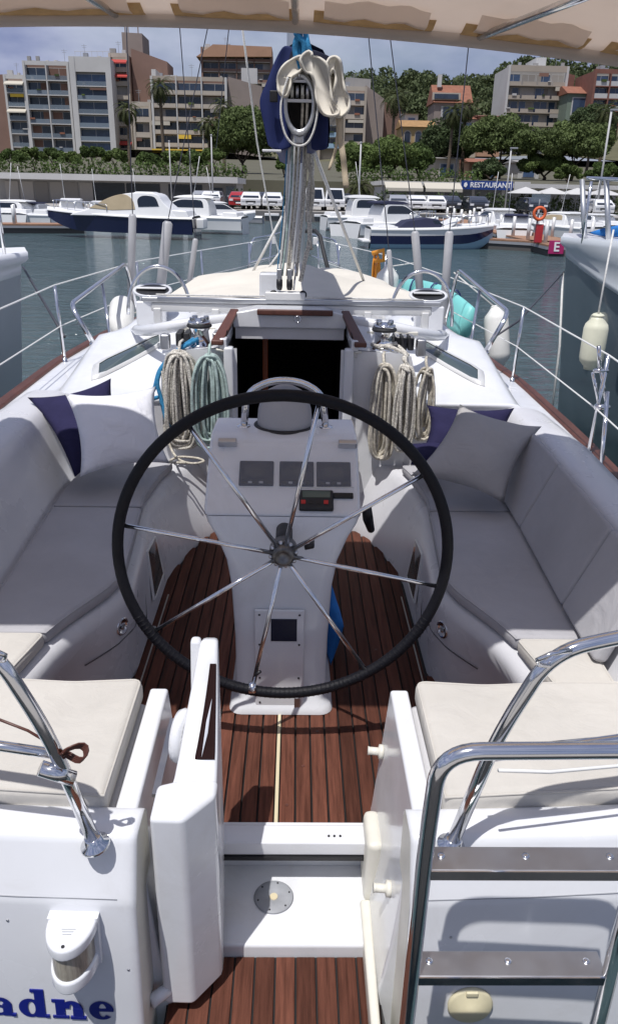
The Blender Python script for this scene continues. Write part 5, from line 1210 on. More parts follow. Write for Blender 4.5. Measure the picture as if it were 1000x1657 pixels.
# ---- buildings
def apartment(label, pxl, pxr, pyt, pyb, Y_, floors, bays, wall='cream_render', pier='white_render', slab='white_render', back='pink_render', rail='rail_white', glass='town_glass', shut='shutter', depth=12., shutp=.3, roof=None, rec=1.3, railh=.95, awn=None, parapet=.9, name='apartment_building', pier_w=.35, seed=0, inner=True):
    rs = random.Random(seed + int(pxl)); pm = (pyt + pyb) / 2
    x0, x1 = at(pxl, pm, y=Y_).x, at(pxr, pm, y=Y_).x; zt, zb = at((pxl + pxr) / 2, pyt, y=Y_).z, at((pxl + pxr) / 2, pyb, y=Y_).z
    B = thing(name, label, 'building', ((x0 + x1) / 2, Y_, zb), 'apartment houses of the town'); W = x1 - x0; fh = (zt - parapet - zb) / floors; bw = W / bays
    box('wall', ((x0 + x1) / 2, Y_ + rec + depth / 2, (zt - .3 + zb - 6) / 2), (W - .02, depth, zt - .3 - zb + 6), wall, B)
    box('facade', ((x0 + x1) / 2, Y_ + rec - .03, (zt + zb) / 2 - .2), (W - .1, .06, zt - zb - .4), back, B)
    for k in range(bays + 1):
        if not inner and k not in (0, bays): continue
        edge = k in (0, bays); pw = pier_w * (1.5 if edge else .8); x = x0 + k * bw + (pw / 2 if k == 0 else -pw / 2 if k == bays else 0)
        box('pier', (x, Y_ + rec / 2 - .02 - (.05 if edge else 0), (zt + zb - 3) / 2), (pw, rec + .1 - (0 if edge else .06), zt - zb + 3 - (0 if edge else .05)), pier, B)
    me_s = me_r = me_w = me_p = me_h = None
    box('parapet', ((x0 + x1) / 2, Y_ + .12, zt - parapet / 2 + .03), (W - .02, .25, parapet - .01), slab, B)
    for k in range(3 + int(W / 5)):
        xr_ = rs.uniform(x0 + .5, x1 - .5); hr_ = rs.uniform(.6, 1.6); box('roof_unit', (xr_, Y_ + rs.uniform(2, 6), zt - .3 + hr_ / 2), (rs.uniform(.4, 1.6), .8, hr_), rs.choice(('white_render', 'grey_render', 'boat_grey')), B)
    xa_ = rs.uniform(x0 + 1, x1 - 1); MB().tube([(xa_, Y_ + 3, zt - .3), (xa_, Y_ + 3, zt + 3.0)], .05, 5).box((xa_, Y_ + 3, zt + 2.7), (1.4, .05, .06)).box((xa_, Y_ + 3, zt + 2.3), (1.0, .05, .06)).build('aerial', 'boat_grey', B)
    for f in range(floors):
        z = zb + f * fh
        if me_s is None: s_ = box('balcony_slab', (0, 0, 0), (W - .12, rec + .02, .20), slab, B); me_s = s_.data
        else: s_ = link('balcony_slab', me_s, None, B)
        s_.location = ((x0 + x1) / 2, Y_ + rec / 2 - .03, z)
        for b in range(bays):
            xc = x0 + (b + .5) * bw; ww, wh = bw * .90, fh * .84
            if me_r is None: r_ = box('railing', (0, 0, 0), (bw - pier_w * 1.3, .05, railh), rail, B); me_r = r_.data
            else: r_ = link('railing', me_r, None, B)
            r_.location = (xc, Y_ + .06, z + .12 + railh / 2)
            if me_w is None:
                m_ = MB()
                for dx in (-ww / 2, 0, ww / 2): m_.box((dx, 0, 0), (.07, .10, wh))
                m_.box((0, 0, wh / 2), (ww + .09, .11, .09)); m_.box((0, 0, -wh / 2), (ww + .09, .11, .09))
                w_ = m_.build('window', 'rail_white', B); me_w = w_.data
                g_ = box('pane', (0, 0, 0), (ww, .03, wh), glass, w_); me_p = g_.data; h_ = None
            else: w_ = link('window', me_w, None, B); g_ = link('pane', me_p, None, w_)
            w_.location = (xc, Y_ + rec - .10, z + .12 + wh / 2 + .02)
            if rs.random() < .34: MB().box((xc + rs.uniform(-.3, .3) * bw, Y_ - .06, z + .20 + railh), (rs.uniform(.5, 1.4), .28, rs.uniform(.2, .5))).build('planter', rs.choice(('leaf_dark', 'leaf_green', 'roof_tile', 'rail_white')), B)
            if rs.random() < .22: MB().box((xc + rs.uniform(-.25, .25) * bw, Y_ + .02, z + fh - .55), (bw * rs.uniform(.3, .8), .06, rs.uniform(.4, 1.1))).build('blind', rs.choice(('awning_cream', 'shutter', 'shutter_brown', 'awning_yellow')), B)
            if rs.random() < .20: MB().box((xc + rs.uniform(-.3, .3) * bw, Y_ + rec * .45, z + .12 + .35), (.6, .5, .75)).build('balcony_chair', rs.choice(('rail_white', 'shutter_brown', 'boat_grey')), B)
            if rs.random() < shutp:
                frac = rs.choice((.35, .5, 1.0)); sh_ = box('shutter', (0, 0, 0), (ww * frac, .03, wh * .98), shut, w_); sh_.location = (rs.choice((-1, 1)) * (ww - ww * frac) / 2, -.03, 0)
        if awn and f in awn:
            a0 = z + fh - .45; A_ = MB().add([(x0 + .3, Y_ + .2, a0), (x1 - .3, Y_ + .2, a0), (x1 - .3, Y_ - 1.2, a0 - .75), (x0 + .3, Y_ - 1.2, a0 - .75), (x1 - .3, Y_ - 1.2, a0 - 1.0), (x0 + .3, Y_ - 1.2, a0 - 1.0)], [(0, 1, 2, 3), (3, 2, 4, 5)]).build('awning', awn[f], B, solid=.03)
    return B, x0, x1, zt, zb
BY_ = 215
def sidewall(B, pxl, pxr, pytl, pytr, pyb, Y_, mt, name='side_wing'):
    a, b = at(pxl, pytl, y=Y_), at(pxr, pytr, y=Y_); zb = at(pxl, pyb, y=Y_).z - 4
    return MB().prism([(a.x, zb), (b.x, zb), (b.x, b.z), (a.x, a.z)], Y_, Y_ + 10, axis='y').build(name, mt, B)
B, *_ = apartment('narrow cream house with white awnings at the left edge', 12, 46, 121, 238, BY_ + 4, 5, 1, 'cream_render', 'white_render', 'white_render', 'pink_render', awn={4: 'awning_cream', 2: 'awning_cream'}, rail='balcony_glass')
sidewall(B, -30, 11, 122, 120, 240, BY_ + 8, 'brown_render')
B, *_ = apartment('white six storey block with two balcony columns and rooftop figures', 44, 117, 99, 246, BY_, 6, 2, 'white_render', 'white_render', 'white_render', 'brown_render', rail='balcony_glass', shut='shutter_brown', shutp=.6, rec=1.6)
for px in (48, 62): box('roof_vent', at(px, 96, y=BY_ + 2), (.8, .8, 1.3), 'grey_render', B)
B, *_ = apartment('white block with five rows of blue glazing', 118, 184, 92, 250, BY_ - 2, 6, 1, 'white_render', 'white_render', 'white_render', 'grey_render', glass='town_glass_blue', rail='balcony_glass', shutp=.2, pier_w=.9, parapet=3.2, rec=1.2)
for k in range(7): box('roof_post', at(122 + 9 * k, 87, y=BY_ + 1) - Vector((0, 0, .2)), (.06, .06, 1.4), 'rail_white', B)
MB().tube([at(121, 83, y=BY_ + 1), at(181, 83, y=BY_ + 1)], .05, 6).build('roof_rail', 'rail_white', B)
B, *_ = apartment('slim cream tower with red awning and brown side wall', 181, 212, 86, 246, BY_ + 3, 7, 1, 'brown_render', 'cream_render', 'cream_render', 'cream_render', awn={6: 'awning_red', 5: 'awning_red', 0: 'awning_red'}, rail='cream_render', railh=.8)
sidewall(B, 212, 271, 78, 100, 245, BY_ + 6, 'brown_render'); sidewall(B, 197, 230, 52, 54, 90, BY_ + 12, 'greybrown_render', 'stair_tower')
for px in (203, 208, 224): box('chimney_pipe', at(px, 52, y=BY_ + 14), (.25, .25, 2.4), 'greybrown_render', B)
B, *_ = apartment('low cream house wedged under the brown wall', 216, 246, 165, 246, BY_ - 3, 3, 1, 'cream_render', 'cream_render', 'cream_render', 'cream_render', rail='cream_render')
B, *_ = apartment('wide beige block with long balconies behind the tallest palm', 246, 368, 124, 238, BY_ - 4, 5, 3, 'cream_render', 'white_render', 'beige_render', 'brown_render', rail='cream_render', railh=.75, rec=1.8)
sidewall(B, 369, 424, 124, 140, 236, BY_ - 2, 'greybrown_render'); box('ground_awning', at(300, 245, y=BY_ - 6), (16, 1.2, .9), 'awning_yellow', B)
sidewall(B, 245, 252, 112, 112, 130, BY_, 'white_render', 'roof_hut')
B, *_ = apartment('brown top storeys of a block behind the wide beige one', 326, 440, 77, 150, BY_ + 42, 4, 4, 'brown_render', 'brown_render', 'cream_render', 'brown_render', rail='brown_render', railh=.7, shutp=.5)
MB().prism([(at(318, 95, y=BY_ + 41).x, at(318, 92, y=BY_ + 41).z), (at(440, 95, y=BY_ + 41).x, at(440, 92, y=BY_ + 41).z), (at(440, 77, y=BY_ + 41).x, at(440, 76, y=BY_ + 41).z), (at(345, 73, y=BY_ + 41).x, at(345, 72, y=BY_ + 41).z)], BY_ + 40.6, BY_ + 52, axis='y').build('attic_storey', 'orange_render', B)
box('white_stair_hut', at(404, 124, y=BY_ + 20), (4.2, 3, 3.6), 'white_render', B)
B, *_ = apartment('beige block with stacked balconies right of the sail', 555, 592, 140, 236, BY_ - 10, 4, 1, 'beige_render', 'beige_render', 'cream_render', 'pink_render', rail='cream_render', railh=.8, awn=None)
sidewall(B, 592, 622, 138, 160, 240, BY_ - 6, 'greybrown_render'); sidewall(B, 560, 600, 125, 128, 145, BY_ - 2, 'grey_render', 'penthouse')
B, *_ = apartment('pale blue trimmed house half hidden by the furled sail', 515, 556, 160, 240, BY_ - 6, 4, 1, 'beige_render', 'beige_render', 'balcony_glass', 'beige_render', rail='pale_blue')
sidewall(B, 622, 650, 165, 172, 240, BY_ - 2, 'brown_render')
B, *_ = apartment('long white block with curved balcony fronts on the hillside', 818, 915, 106, 204, BY_ - 8, 4, 4, 'white_render', 'white_render', 'beige_render', 'grey_render', rail='beige_render', railh=.7, shutp=.7, parapet=1.3, rec=2.0, glass='town_glass_blue', inner=False)
sidewall(B, 868, 884, 93, 93, 110, BY_, 'white_render', 'roof_hut'); sidewall(B, 916, 930, 118, 122, 200, BY_ - 3, 'red_brick')
def house(label, pxl, pxr, pye, pyr, pyb, Y_, wall, roofm, nwin, arch=False, gable=False, chim=None):
    pm = (pye + pyb) / 2; x0, x1 = at(pxl, pm, y=Y_).x, at(pxr, pm, y=Y_).x; mid = (pxl + pxr) / 2; ze, zr, zb = at(mid, pye, y=Y_).z, at(mid, pyr, y=Y_).z, at(mid, pyb, y=Y_).z
    H = thing('town_house', label, 'house', ((x0 + x1) / 2, Y_, zb), 'houses on the hillside'); D = 10
    box('wall', ((x0 + x1) / 2, Y_ + D / 2, (ze + zb - 5) / 2), (x1 - x0, D, ze - zb + 5), wall, H)
    rf = MB().prism([(Y_ - .6, ze - .05), (Y_ + D + .6, ze - .05), (Y_ + D * .5 + .4, zr), (Y_ + D * .5 - .4, zr)], x0 - .4, x1 + .4, axis='x').build('roof', roofm, H)
    if chim: box('chimney', at(chim, pyr - 3, y=Y_ + 3), (.9, .9, 2.6), 'white_render', rf)
    w = (x1 - x0) / nwin
    for k in range(nwin):
        xc = x0 + (k + .5) * w; hh = (ze - zb) * .62
        if arch: o = MB().prism([(xc - w * .34, ze - .7 - hh)] + [(xc - w * .34 * math.cos(a), ze - .7 - w * .34 + w * .34 * math.sin(a)) for a in [math.pi * q / 10 for q in range(11)]] + [(xc + w * .34, ze - .7 - hh)], Y_ - .12, Y_ + .1, axis='y').build('window', 'beige_render', H); MB().prism([(xc - w * .27, ze - .8 - hh)] + [(xc - w * .27 * math.cos(a), ze - .75 - w * .34 + w * .27 * math.sin(a)) for a in [math.pi * q / 10 for q in range(11)]] + [(xc + w * .27, ze - .8 - hh)], Y_ - .16, Y_ - .121, axis='y').build('pane', 'town_glass', o)
        else: o = box('window', (xc, Y_ - .05, ze - .8 - hh / 2), (w * .62, .14, hh), 'rail_white', H); box('pane', (xc, Y_ - .14, ze - .8 - hh / 2), (w * .52, .04, hh * .9), 'town_glass_blue', o)
    return H
H = house('brown house with red tiled roof and dormer behind the palms', 702, 760, 166, 134, 200, BY_ - 12, 'greybrown_render', 'roof_tile', 1, chim=711)
MB().box(at(722, 156, y=BY_ - 12), (6.5, .6, 1.5)).build('dormer', 'cream_render', H); box('dormer_pane', at(722, 156, y=BY_ - 12.5), (5.6, .2, 1.0), 'town_glass', H)
house('ochre villa with three arched windows', 650, 703, 205, 192, 236, BY_ - 30, 'ochre_render', 'ochre_tile', 3, arch=True)
house('pale house standing behind the ochre villa', 655, 676, 184, 182, 205, BY_ - 18, 'white_render', 'grey_render', 1)
house('green house with orange tiled roof', 916, 953, 151, 136, 202, BY_ - 14, 'green_render', 'roof_tile', 1)
apartment('red brick block with white balconies at the right edge', 958, 1012, 112, 180, BY_ - 18, 3, 2, 'red_brick', 'red_brick', 'red_brick', 'grey_render', rail='rail_white', glass='town_glass_blue', shutp=.1)
house('orange house with a red roof under the pines', 758, 806, 262, 255, 292, 150, 'orange_render', 'roof_tile', 2)
house('cream house between the palms and the pines', 728, 772, 192, 186, 235, BY_ - 14, 'cream_render', 'roof_tile', 1)
house('small orange house above the umbrella pines', 776, 812, 188, 184, 215, BY_ - 16, 'orange_render', 'red_brick', 1)
house('grey house among the trees under the umbrella pine', 838, 872, 262, 258, 290, 150, 'white_render', 'grey_render', 1)
house('pale pavilion beside the promenade tree', 703, 742, 256, 252, 290, 140, 'cream_render', 'grey_render', 1)

# ---- low harbour buildings
a, b = at(-20, 280, y=84), at(386, 290, y=84)
LB = thing('harbour_shed', 'long low white roofed harbour building on the left quay', 'building', ((a.x + b.x) / 2, 88, .9))
box('wall', ((a.x + b.x) / 2, 90.5, 2.0), (b.x - a.x - .6, 10, 2.2), 'grey_render', LB); box('roof_fascia', ((a.x + b.x) / 2, 89.5, 3.38), (b.x - a.x, 13, .56), 'white_render', LB)
for k, px in enumerate((175, 232, 300)): box('dark_bay', (at(px, 305, y=85.4).x, 85.47, 1.95), (3.4, .08, 1.9), 'boat_glass', LB)
for k in range(6): box('louvre', (at(20 + 24 * k, 305, y=85.4).x, 85.45, 1.95), (1.3, .08, 1.9), 'shutter', LB)
box('door', (at(373, 315, y=85.4).x, 85.44, 1.85), (.9, .08, 1.9), 'balcony_glass', LB); box('window', (at(352, 315, y=85.4).x, 85.44, 2.3), (1.1, .08, .7), 'town_glass', LB)
a, b = at(620, 300, y=86), at(1010, 300, y=86)
RB = thing('restaurant_pavilion', 'low white restaurant pavilion with cream awnings and a blue sign', 'building', ((a.x + b.x) / 2, 90, .9))
box('wall', ((a.x + b.x) / 2, 92, 2.0), (b.x - a.x, 8, 2.2), 'boat_grey', RB); box('roof', ((a.x + b.x) / 2, 91, 3.45), (b.x - a.x + .8, 11.5, .40), 'white_render', RB)
for k in range(9): box('pillar', (a.x + k * (b.x - a.x) / 8, 86.2, 2.1), (.28, .28, 2.4), 'white_render', RB)
for p0, p1 in ((622, 682), (686, 745)):
    u, v = at(p0, 295, y=85).x, at(p1, 295, y=85).x; MB().add([(u, 85.3, 3.55), (v, 85.3, 3.55), (v, 83.6, 3.0), (u, 83.6, 3.0), (v, 83.6, 2.72), (u, 83.6, 2.72)], [(0, 1, 2, 3), (3, 2, 4, 5)]).build('awning', 'awning_cream', RB, solid=.03)
u, v = at(746, 299, y=84.6), at(829, 301, y=84.6); sg = box('sign_board', ((u.x + v.x) / 2, 84.6, 3.42), (v.x - u.x, .12, .82), 'sign_blue', RB)
def text(name, s, loc, size, mt, parent, rot=(R(90), 0, 0), off=.0, ext=.01, sx=1.0):
    c = bpy.data.curves.new(name, 'FONT'); c.body = s; c.size = size; c.align_x = 'CENTER'; c.align_y = 'CENTER'; c.extrude = ext; c.offset = off; c.materials.append(MAT[mt]); c.resolution_u = 3
    tmp = bpy.data.objects.new(name, c); me = bpy.data.meshes.new_from_object(tmp); bpy.data.objects.remove(tmp)
    o = bpy.data.objects.new(name, me); COL.objects.link(o); o.location = loc; o.rotation_euler = rot; o.scale = (sx, 1, 1)
    if parent is not None: o.parent = parent; o.matrix_parent_inverse = Matrix.Translation(parent_loc(parent)).inverted()
    return o
text('sign_lettering', 'RESTAURANT', ((u.x + v.x) / 2 + .35, 84.52, 3.42), .66, 'sign_white', sg, off=.012, sx=1.02)
MB().prism([(u.x + .25, 3.30), (u.x + .45, 3.18), (u.x + .62, 3.42), (u.x + .50, 3.68), (u.x + .28, 3.58)], 84.50, 84.535, axis='y').build('sign_emblem', 'sign_white', sg)
box('sign_board_end', (v.x + 1.0, 84.7, 3.42), (1.6, .12, .80), 'white_render', RB)
for k in range(4):
    xx = at(850 + 42 * k, 305, y=82).x; PR = thing('parasol', ('white square parasol nearest the restaurant sign', 'second white parasol from the restaurant sign', 'third white parasol from the restaurant sign', 'white parasol farthest from the restaurant sign')[k], 'parasol', (xx, 82, .9), 'white parasols on the restaurant terrace')
    MB().add([(xx - 1.5, 80.6, 2.75), (xx + 1.5, 80.6, 2.75), (xx + 1.5, 83.4, 2.75), (xx - 1.5, 83.4, 2.75), (xx, 82, 3.35)], [(0, 1, 4), (1, 2, 4), (2, 3, 4), (3, 0, 4)]).build('canopy', 'white_render', PR, solid=.03); tube('pole', [(xx, 82, .9), (xx, 82, 3.3)], .04, 'boat_grey', PR, 6)

# ---- lamp posts and poles
def pole(label, px, pyt, pyb, Y_, r=.07, name='lamp_post', head=True, mt='rail_white', cat='lamp post'):
    t = at(px, pyt, y=Y_); T = thing(name, label, cat, (t.x, Y_, ground_z(Y_)), 'poles along the quay'); tube('post', [(t.x, Y_, ground_z(Y_)), t], r, mt, T, 8)
    if head: MB().box(t + Vector((.25, 0, .02)), (.7, .25, .12)).build('lamp_head', 'boat_grey', T, bevel=.02)
    else: MB().lathe([(r, 0), (r * 1.6, .05), (r * 1.6, .12), (0, .15)], t, seg=8).build('cap', mt, T)
pole('white lamp post beside the restaurant sign', 827, 240, 330, 79); pole('tall lamp post at the right edge', 989, 178, 320, 76, .09)
pole('white flag pole right of the hanging sail strap', 584, 232, 325, 76, .07, 'flag_pole', False, cat='flag pole')
pole('slim white mast pole before the wide beige block', 274, 230, 330, 77, .05, 'flag_pole', False, cat='flag pole'); pole('pale pole left of the big round pine', 342, 220, 325, 77, .06, 'flag_pole', False, cat='flag pole'); pole('thin pole among the left moored boats', 307, 243, 330, 77, .05, 'flag_pole', False, cat='flag pole')

# ---- parked cars
def car_proto(van=False):
    C_ = bpy.data.objects.new('parked_car', None); COL.objects.link(C_); h = 1.95 if van else 1.5; L_, Wd = (4.5, 1.85) if van else (4.3, 1.8)
    prof = [(-L_ / 2, .35), (-L_ / 2, .95), (-L_ / 2 + .1, 1.0), (-L_ / 2 + (.35 if van else .75), h - .08), (-L_ / 2 + (.6 if van else 1.2), h), (L_ / 2 - .35, h - .02), (L_ / 2 - .08, 1.05), (L_ / 2, .95), (L_ / 2, .35)]
    V = []; n = len(prof)
    for s in (-1, 1):
        for y, z in prof: V.append((s * (Wd / 2 - (.16 * sm(.95, h, z))), y, z))
    bd_ = ob('body', V, [tuple(range(n))[::-1], tuple(range(n, 2 * n))] + [(i, (i + 1) % n, n + (i + 1) % n, n + i) for i in range(n)], None, C_, bevel=.06, bseg=2)
    fz0, fz1 = 1.02, h - .14; y0 = -L_ / 2 + .10 - .03; y1 = -L_ / 2 + (.35 if van else .75) - .03
    ob('windscreen', [(-.74, y0, fz0), (.74, y0, fz0), (.62, y1, fz1), (-.62, y1, fz1)], [(0, 1, 2, 3)], 'boat_glass', C_)
    for s in (-1, 1):
        ob('side_window', [(s * (Wd / 2 + .005 - .01), -L_ / 2 + .7, fz0), (s * (Wd / 2 - .01), L_ / 2 - .5, fz0), (s * (Wd / 2 - .13), L_ / 2 - .6, fz1), (s * (Wd / 2 - .13), -L_ / 2 + 1.2, fz1)], [(0, 1, 2, 3)], 'boat_glass', C_)
        box('headlight', (s * .68, -L_ / 2 - .01, .80), (.34, .06, .17), 'lamp_clear', C_, bevel=.01); box('mirror', (s * (Wd / 2 + .08), -L_ / 2 + .7, 1.08), (.2, .12, .14), 'boat_grey', C_, bevel=.02)
        for y in (-L_ / 2 + .8, L_ / 2 - .8): 
            w_ = MB().lathe([(.16, -.10), (.32, -.10), (.33, 0), (.32, .10), (.16, .10)], (s * (Wd / 2 - .1), y, .33), axis=(1, 0, 0), seg=14).build('wheel', 'tyre', C_, smooth=True)
    box('plate', (0, -L_ / 2 - .02, .55), (.5, .03, .11), 'sign_white', C_); box('grille', (0, -L_ / 2 - .015, .68), (.9, .04, .14), 'rubber', C_)
    return C_
cp1, cp2 = car_proto(False), car_proto(True); used = set()
def park(px, Y_, paint, van, label, rz=0):
    src = cp2 if van else cp1; first = van not in used; used.add(van)
    c = src if first else copy_tree(src)
    g = at(px, 335, y=Y_); c.location = (g.x, Y_, .9); c.rotation_euler = (0, 0, rz); tag(c, label, 'van' if van else 'car', 'cars parked along the quay')
    for ch in c.children:
        if ch.name.split('.')[0] == 'body': ch.data = ch.data.copy(); ch.data.materials.clear(); ch.data.materials.append(MAT[paint])
for a_ in ((389, 78, 'car_red', False, 'small red car parked left of the white one'), (408, 77.5, 'car_white', False, 'white car parked beside the red one'), (425, 80, 'car_dark', False, 'dark car behind the two white ones left of the mast'), (442, 77.5, 'car_white', False, 'white car parked closest to the mast on its left'), (508, 78, 'car_white', True, 'white van parked just right of the mast'), (540, 78.5, 'car_white', True, 'white van second to the right of the mast'), (556, 80.5, 'car_dark', False, 'dark car beside the second white van'), (640, 79, 'car_silver', False, 'silver car behind the blue canopied cruiser'), (670, 79.5, 'car_white', False, 'white car parked before the left cream awning'), (700, 79, 'car_white', False, 'white car under the right cream awning'), (724, 80, 'car_dark', False, 'dark car beside the hedge right of the awnings'), (767, 78, 'car_dark', False, 'dark blue car parked under the restaurant sign'), (345, 78.5, 'car_white', False, 'white car at the end of the low harbour building'), (330, 80, 'car_silver', False, 'silver car beside the low harbour building wall'), (860, 79, 'car_dark', False, 'dark car parked behind the lifebuoy post'), (965, 77, 'car_white', False, 'white car at the right edge of the quay')): park(*a_)
for k, px in enumerate((388, 440, 520, 560, 650, 352)): tag(box('quay_fender', (at(px, 345, y=QY).x, QY - .12, .55), (1.3, .16, .22), 'boat_white', None, bevel=.04), 'white rubbing strip on the dark quay face ' + ('below the red car', 'below the white car nearest the mast', 'between the two white vans', 'right of the white vans', 'below the silver car', 'left of the parked red car')[k], 'quay fender', 'white strips on the quay face')

# ---- moored boats
def bxform(loc, rz):
    M_ = Matrix.Rotation(rz, 3, 'Z'); Lc = Vector(loc)
    return lambda v: M_ @ Vector(v) + Lc
def motorboat(label, loc, rz, L_, Bm, H_, top='boat_white', low='pale_blue', deckm='boat_white', cabin=None, name='motor_boat', rails=True, group='motor boats moored in the harbour', split=.42, raise_=.25, band=None):
    T = bxform(loc, rz); M2 = Matrix.Rotation(-rz, 3, 'Z'); S_ = thing(name, label, 'motorboat', loc, group); n = 18; r_t, r_l, r_d, r_g = [], [], [], []
    for i in range(n + 1):
        t = i / n; x = -L_ / 2 + L_ * t; b = Bm / 2 * (1 - .12 * (1 - t)) * (1 - max(0, (t - .35) / .65) ** 2.6); b = max(b, .015); sh = H_ * (1 + raise_ * t * t); kz = -.25 + (.25 + sh * .55) * max(0, (t - .72) / .28) ** 2; bl = b * (.90 - .25 * t); xs_ = x - .0
        zs = kz + (sh - kz) * split
        for s, dst in ((-1, 0), (1, 1)):
            pass
        r_t.append([T((x, b, sh)), T((x, b * .99, sh - .06)), T((x, (b + bl) / 2 * 1.02, zs))]); r_l.append([T((x, (b + bl) / 2 * 1.02, zs)), T((x, bl * .93, kz + .12)), T((x, 0, kz - .12))])
        r_d.append((x, b, sh))
    def sym(rws):
        g = MB(); g.grid(rws)
        g.grid([[T(((M2 @ (p - Vector(loc))).x, -(M2 @ (p - Vector(loc))).y, (M2 @ (p - Vector(loc))).z)) for p in r] for r in rws]); return g
    up_ = sym(r_t); a_ = r_d[0]; up_.add([T((a_[0], a_[1], a_[2])), T((a_[0], -a_[1], a_[2])), T((a_[0] - .08, -a_[1] * .8, -.2)), T((a_[0] - .08, a_[1] * .8, -.2))], [(0, 1, 2, 3)])
    up_.build('topsides', top, S_, smooth=True)
    if band:
        rb_ = [[r[1].lerp(r[2], band[0]) + (r[1] - T((0, 0, 0))).normalized() * .0, r[1].lerp(r[2], band[1])] for r in r_t]
        rb_ = [[p + (M2.inverted() @ Vector((0, .012, 0))) for p in r] for r in rb_]
        sym(rb_).build('hull_stripe', band[2], S_, smooth=True); sym(r_l).build('lower_hull', low, S_, smooth=True)
    dk = MB(); dk.grid([[T((x, b + .03, z - .03)), T((x, b + .03, z + .05)), T((x, b - .10 if b > .15 else 0, z + .07)), T((x, max(0, b * .55), z + .12 + .05 * (x > 0))), T((x, -max(0, b * .55), z + .12 + .05 * (x > 0))), T((x, -(b - .10) if b > .15 else 0, z + .07)), T((x, -b - .03, z + .05)), T((x, -b - .03, z - .03))] for x, b, z in r_d]); dk.build('deck', deckm, S_, smooth=True)
    def side(nm, prof, wb, wt, mt, zlo, zhi, parent=None, bev=.05, yoff=0):
        V = []; k_ = len(prof)
        for s in (-1, 1):
            for x, z in prof: w = wb + (wt - wb) * min(1, max(0, (z - zlo) / (zhi - zlo))); V.append(T((x, s * w + yoff, z)))
        return ob(nm, V, [tuple(range(k_))[::-1], tuple(range(k_, 2 * k_))] + [(i, (i + 1) % k_, k_ + (i + 1) % k_, k_ + i) for i in range(k_)], mt, parent or S_, bevel=bev)
    if rails:
        for s in (-1, 1):
            pts = []
            for t in (.58, .68, .78, .88, .96):
                i = int(t * n); x, b, z = r_d[i]; pts.append(T((x, s * max(.02, b - .08), z + .55)))
                tube('rail_post', [T((x, s * max(.02, b - .08), z)), pts[-1]], .02, 'steel', S_, 5)
            tube('bow_rail', pts, .022, 'steel', S_, 5)
    if cabin: cabin(S_, T, side, H_, L_, Bm)
    return S_
def curve2(pts, n=4): return [(v.x, v.z) for v in spl([(p[0], 0, p[1]) for p in pts], n)]
def cab_coupe(S_, T, side, H, L_, B_):
    z0 = H + .05
    side('cabin', [(-L_ * .40, z0)] + [(L_ * .30, z0)] + curve2([(L_ * .28, z0 + .12), (L_ * .17, z0 + .36), (L_ * .05, z0 + .86), (-L_ * .05, z0 + 1.13), (-L_ * .17, z0 + 1.22), (-L_ * .27, z0 + 1.14), (-L_ * .31, z0 + .75), (-L_ * .36, z0 + .40)]), B_ * .43, B_ * .32, 'boat_white', z0, z0 + 1.3, bev=.04)
    side('windscreen_cover', curve2([(L_ * .175, z0 + .38), (L_ * .05, z0 + .90), (-L_ * .03, z0 + 1.10), (-L_ * .075, z0 + 1.08), (-L_ * .115, z0 + .80), (-L_ * .13, z0 + .36)]) + [(L_ * .02, z0 + .30)], B_ * .436, B_ * .336, 'boat_tan', z0, z0 + 1.3, bev=.02)
    side('side_window', curve2([(-L_ * .15, z0 + .50), (-L_ * .145, z0 + .86), (-L_ * .18, z0 + 1.06), (-L_ * .255, z0 + 1.0), (-L_ * .285, z0 + .55)]), B_ * .436, B_ * .336, 'boat_glass', z0, z0 + 1.3, bev=.01)
    side('roof_hatch', [(-L_ * .25, z0 + 1.15), (-L_ * .10, z0 + 1.17), (-L_ * .12, z0 + 1.26), (-L_ * .23, z0 + 1.25)], B_ * .22, B_ * .18, 'boat_white', z0 + 1.1, z0 + 1.3)
    side('stern_seat', [(-L_ * .48, z0), (-L_ * .36, z0), (-L_ * .37, z0 + .38), (-L_ * .46, z0 + .34)], B_ * .42, B_ * .40, 'boat_white', z0, z0 + .4)
    for k, t in enumerate((-.06, .10, .24)):
        p = T((L_ * t, -B_ * .47, H - .02)); MB().lathe([(.02, -.30), (.10, -.24), (.12, 0), (.10, .24), (.02, .30)], p, axis=T((1, -.1, -.35)) - T((0, 0, 0)), seg=10).build('hull_fender', 'boat_grey', S_, smooth=True)
    for y_ in (-.45, .0, .42):
        MB().box(T((-L_ * .535, y_, H * .75)), (.45, .28, .55)).build('outboard', 'boat_white', S_, bevel=.08)
def cab_open(S_, T, side, H, L_, B_):
    z0 = H + .06
    side('windscreen', [(L_ * .02, z0), (L_ * .12, z0), (L_ * .02, z0 + .42), (-L_ * .02, z0 + .42)], B_ * .38, B_ * .32, 'boat_glass', z0, z0 + .4, bev=.02)
    side('cockpit_cover', [(-L_ * .30, z0 - .02), (L_ * .08, z0 - .02), (L_ * .03, z0 + .46), (-L_ * .06, z0 + .52), (-L_ * .22, z0 + .36)], B_ * .39, B_ * .30, 'canvas_navy', z0, z0 + .5)
    side('stern_pad', [(-L_ * .45, z0 - .05), (-L_ * .30, z0 - .05), (-L_ * .31, z0 + .14), (-L_ * .44, z0 + .12)], B_ * .40, B_ * .38, 'boat_white', z0, z0 + .2)
    side('targa_arch', [(L_ * .02, z0), (L_ * .10, z0), (L_ * .22, z0 + .5), (L_ * .18, z0 + .55)], B_ * .42, B_ * .30, 'boat_white', z0, z0 + .5) 
    side('bathing_platform', [(-L_ * .56, .28), (-L_ * .46, .28), (-L_ * .46, .42), (-L_ * .56, .40)], B_ * .40, B_ * .40, 'boat_white', .2, .4, bev=.03)
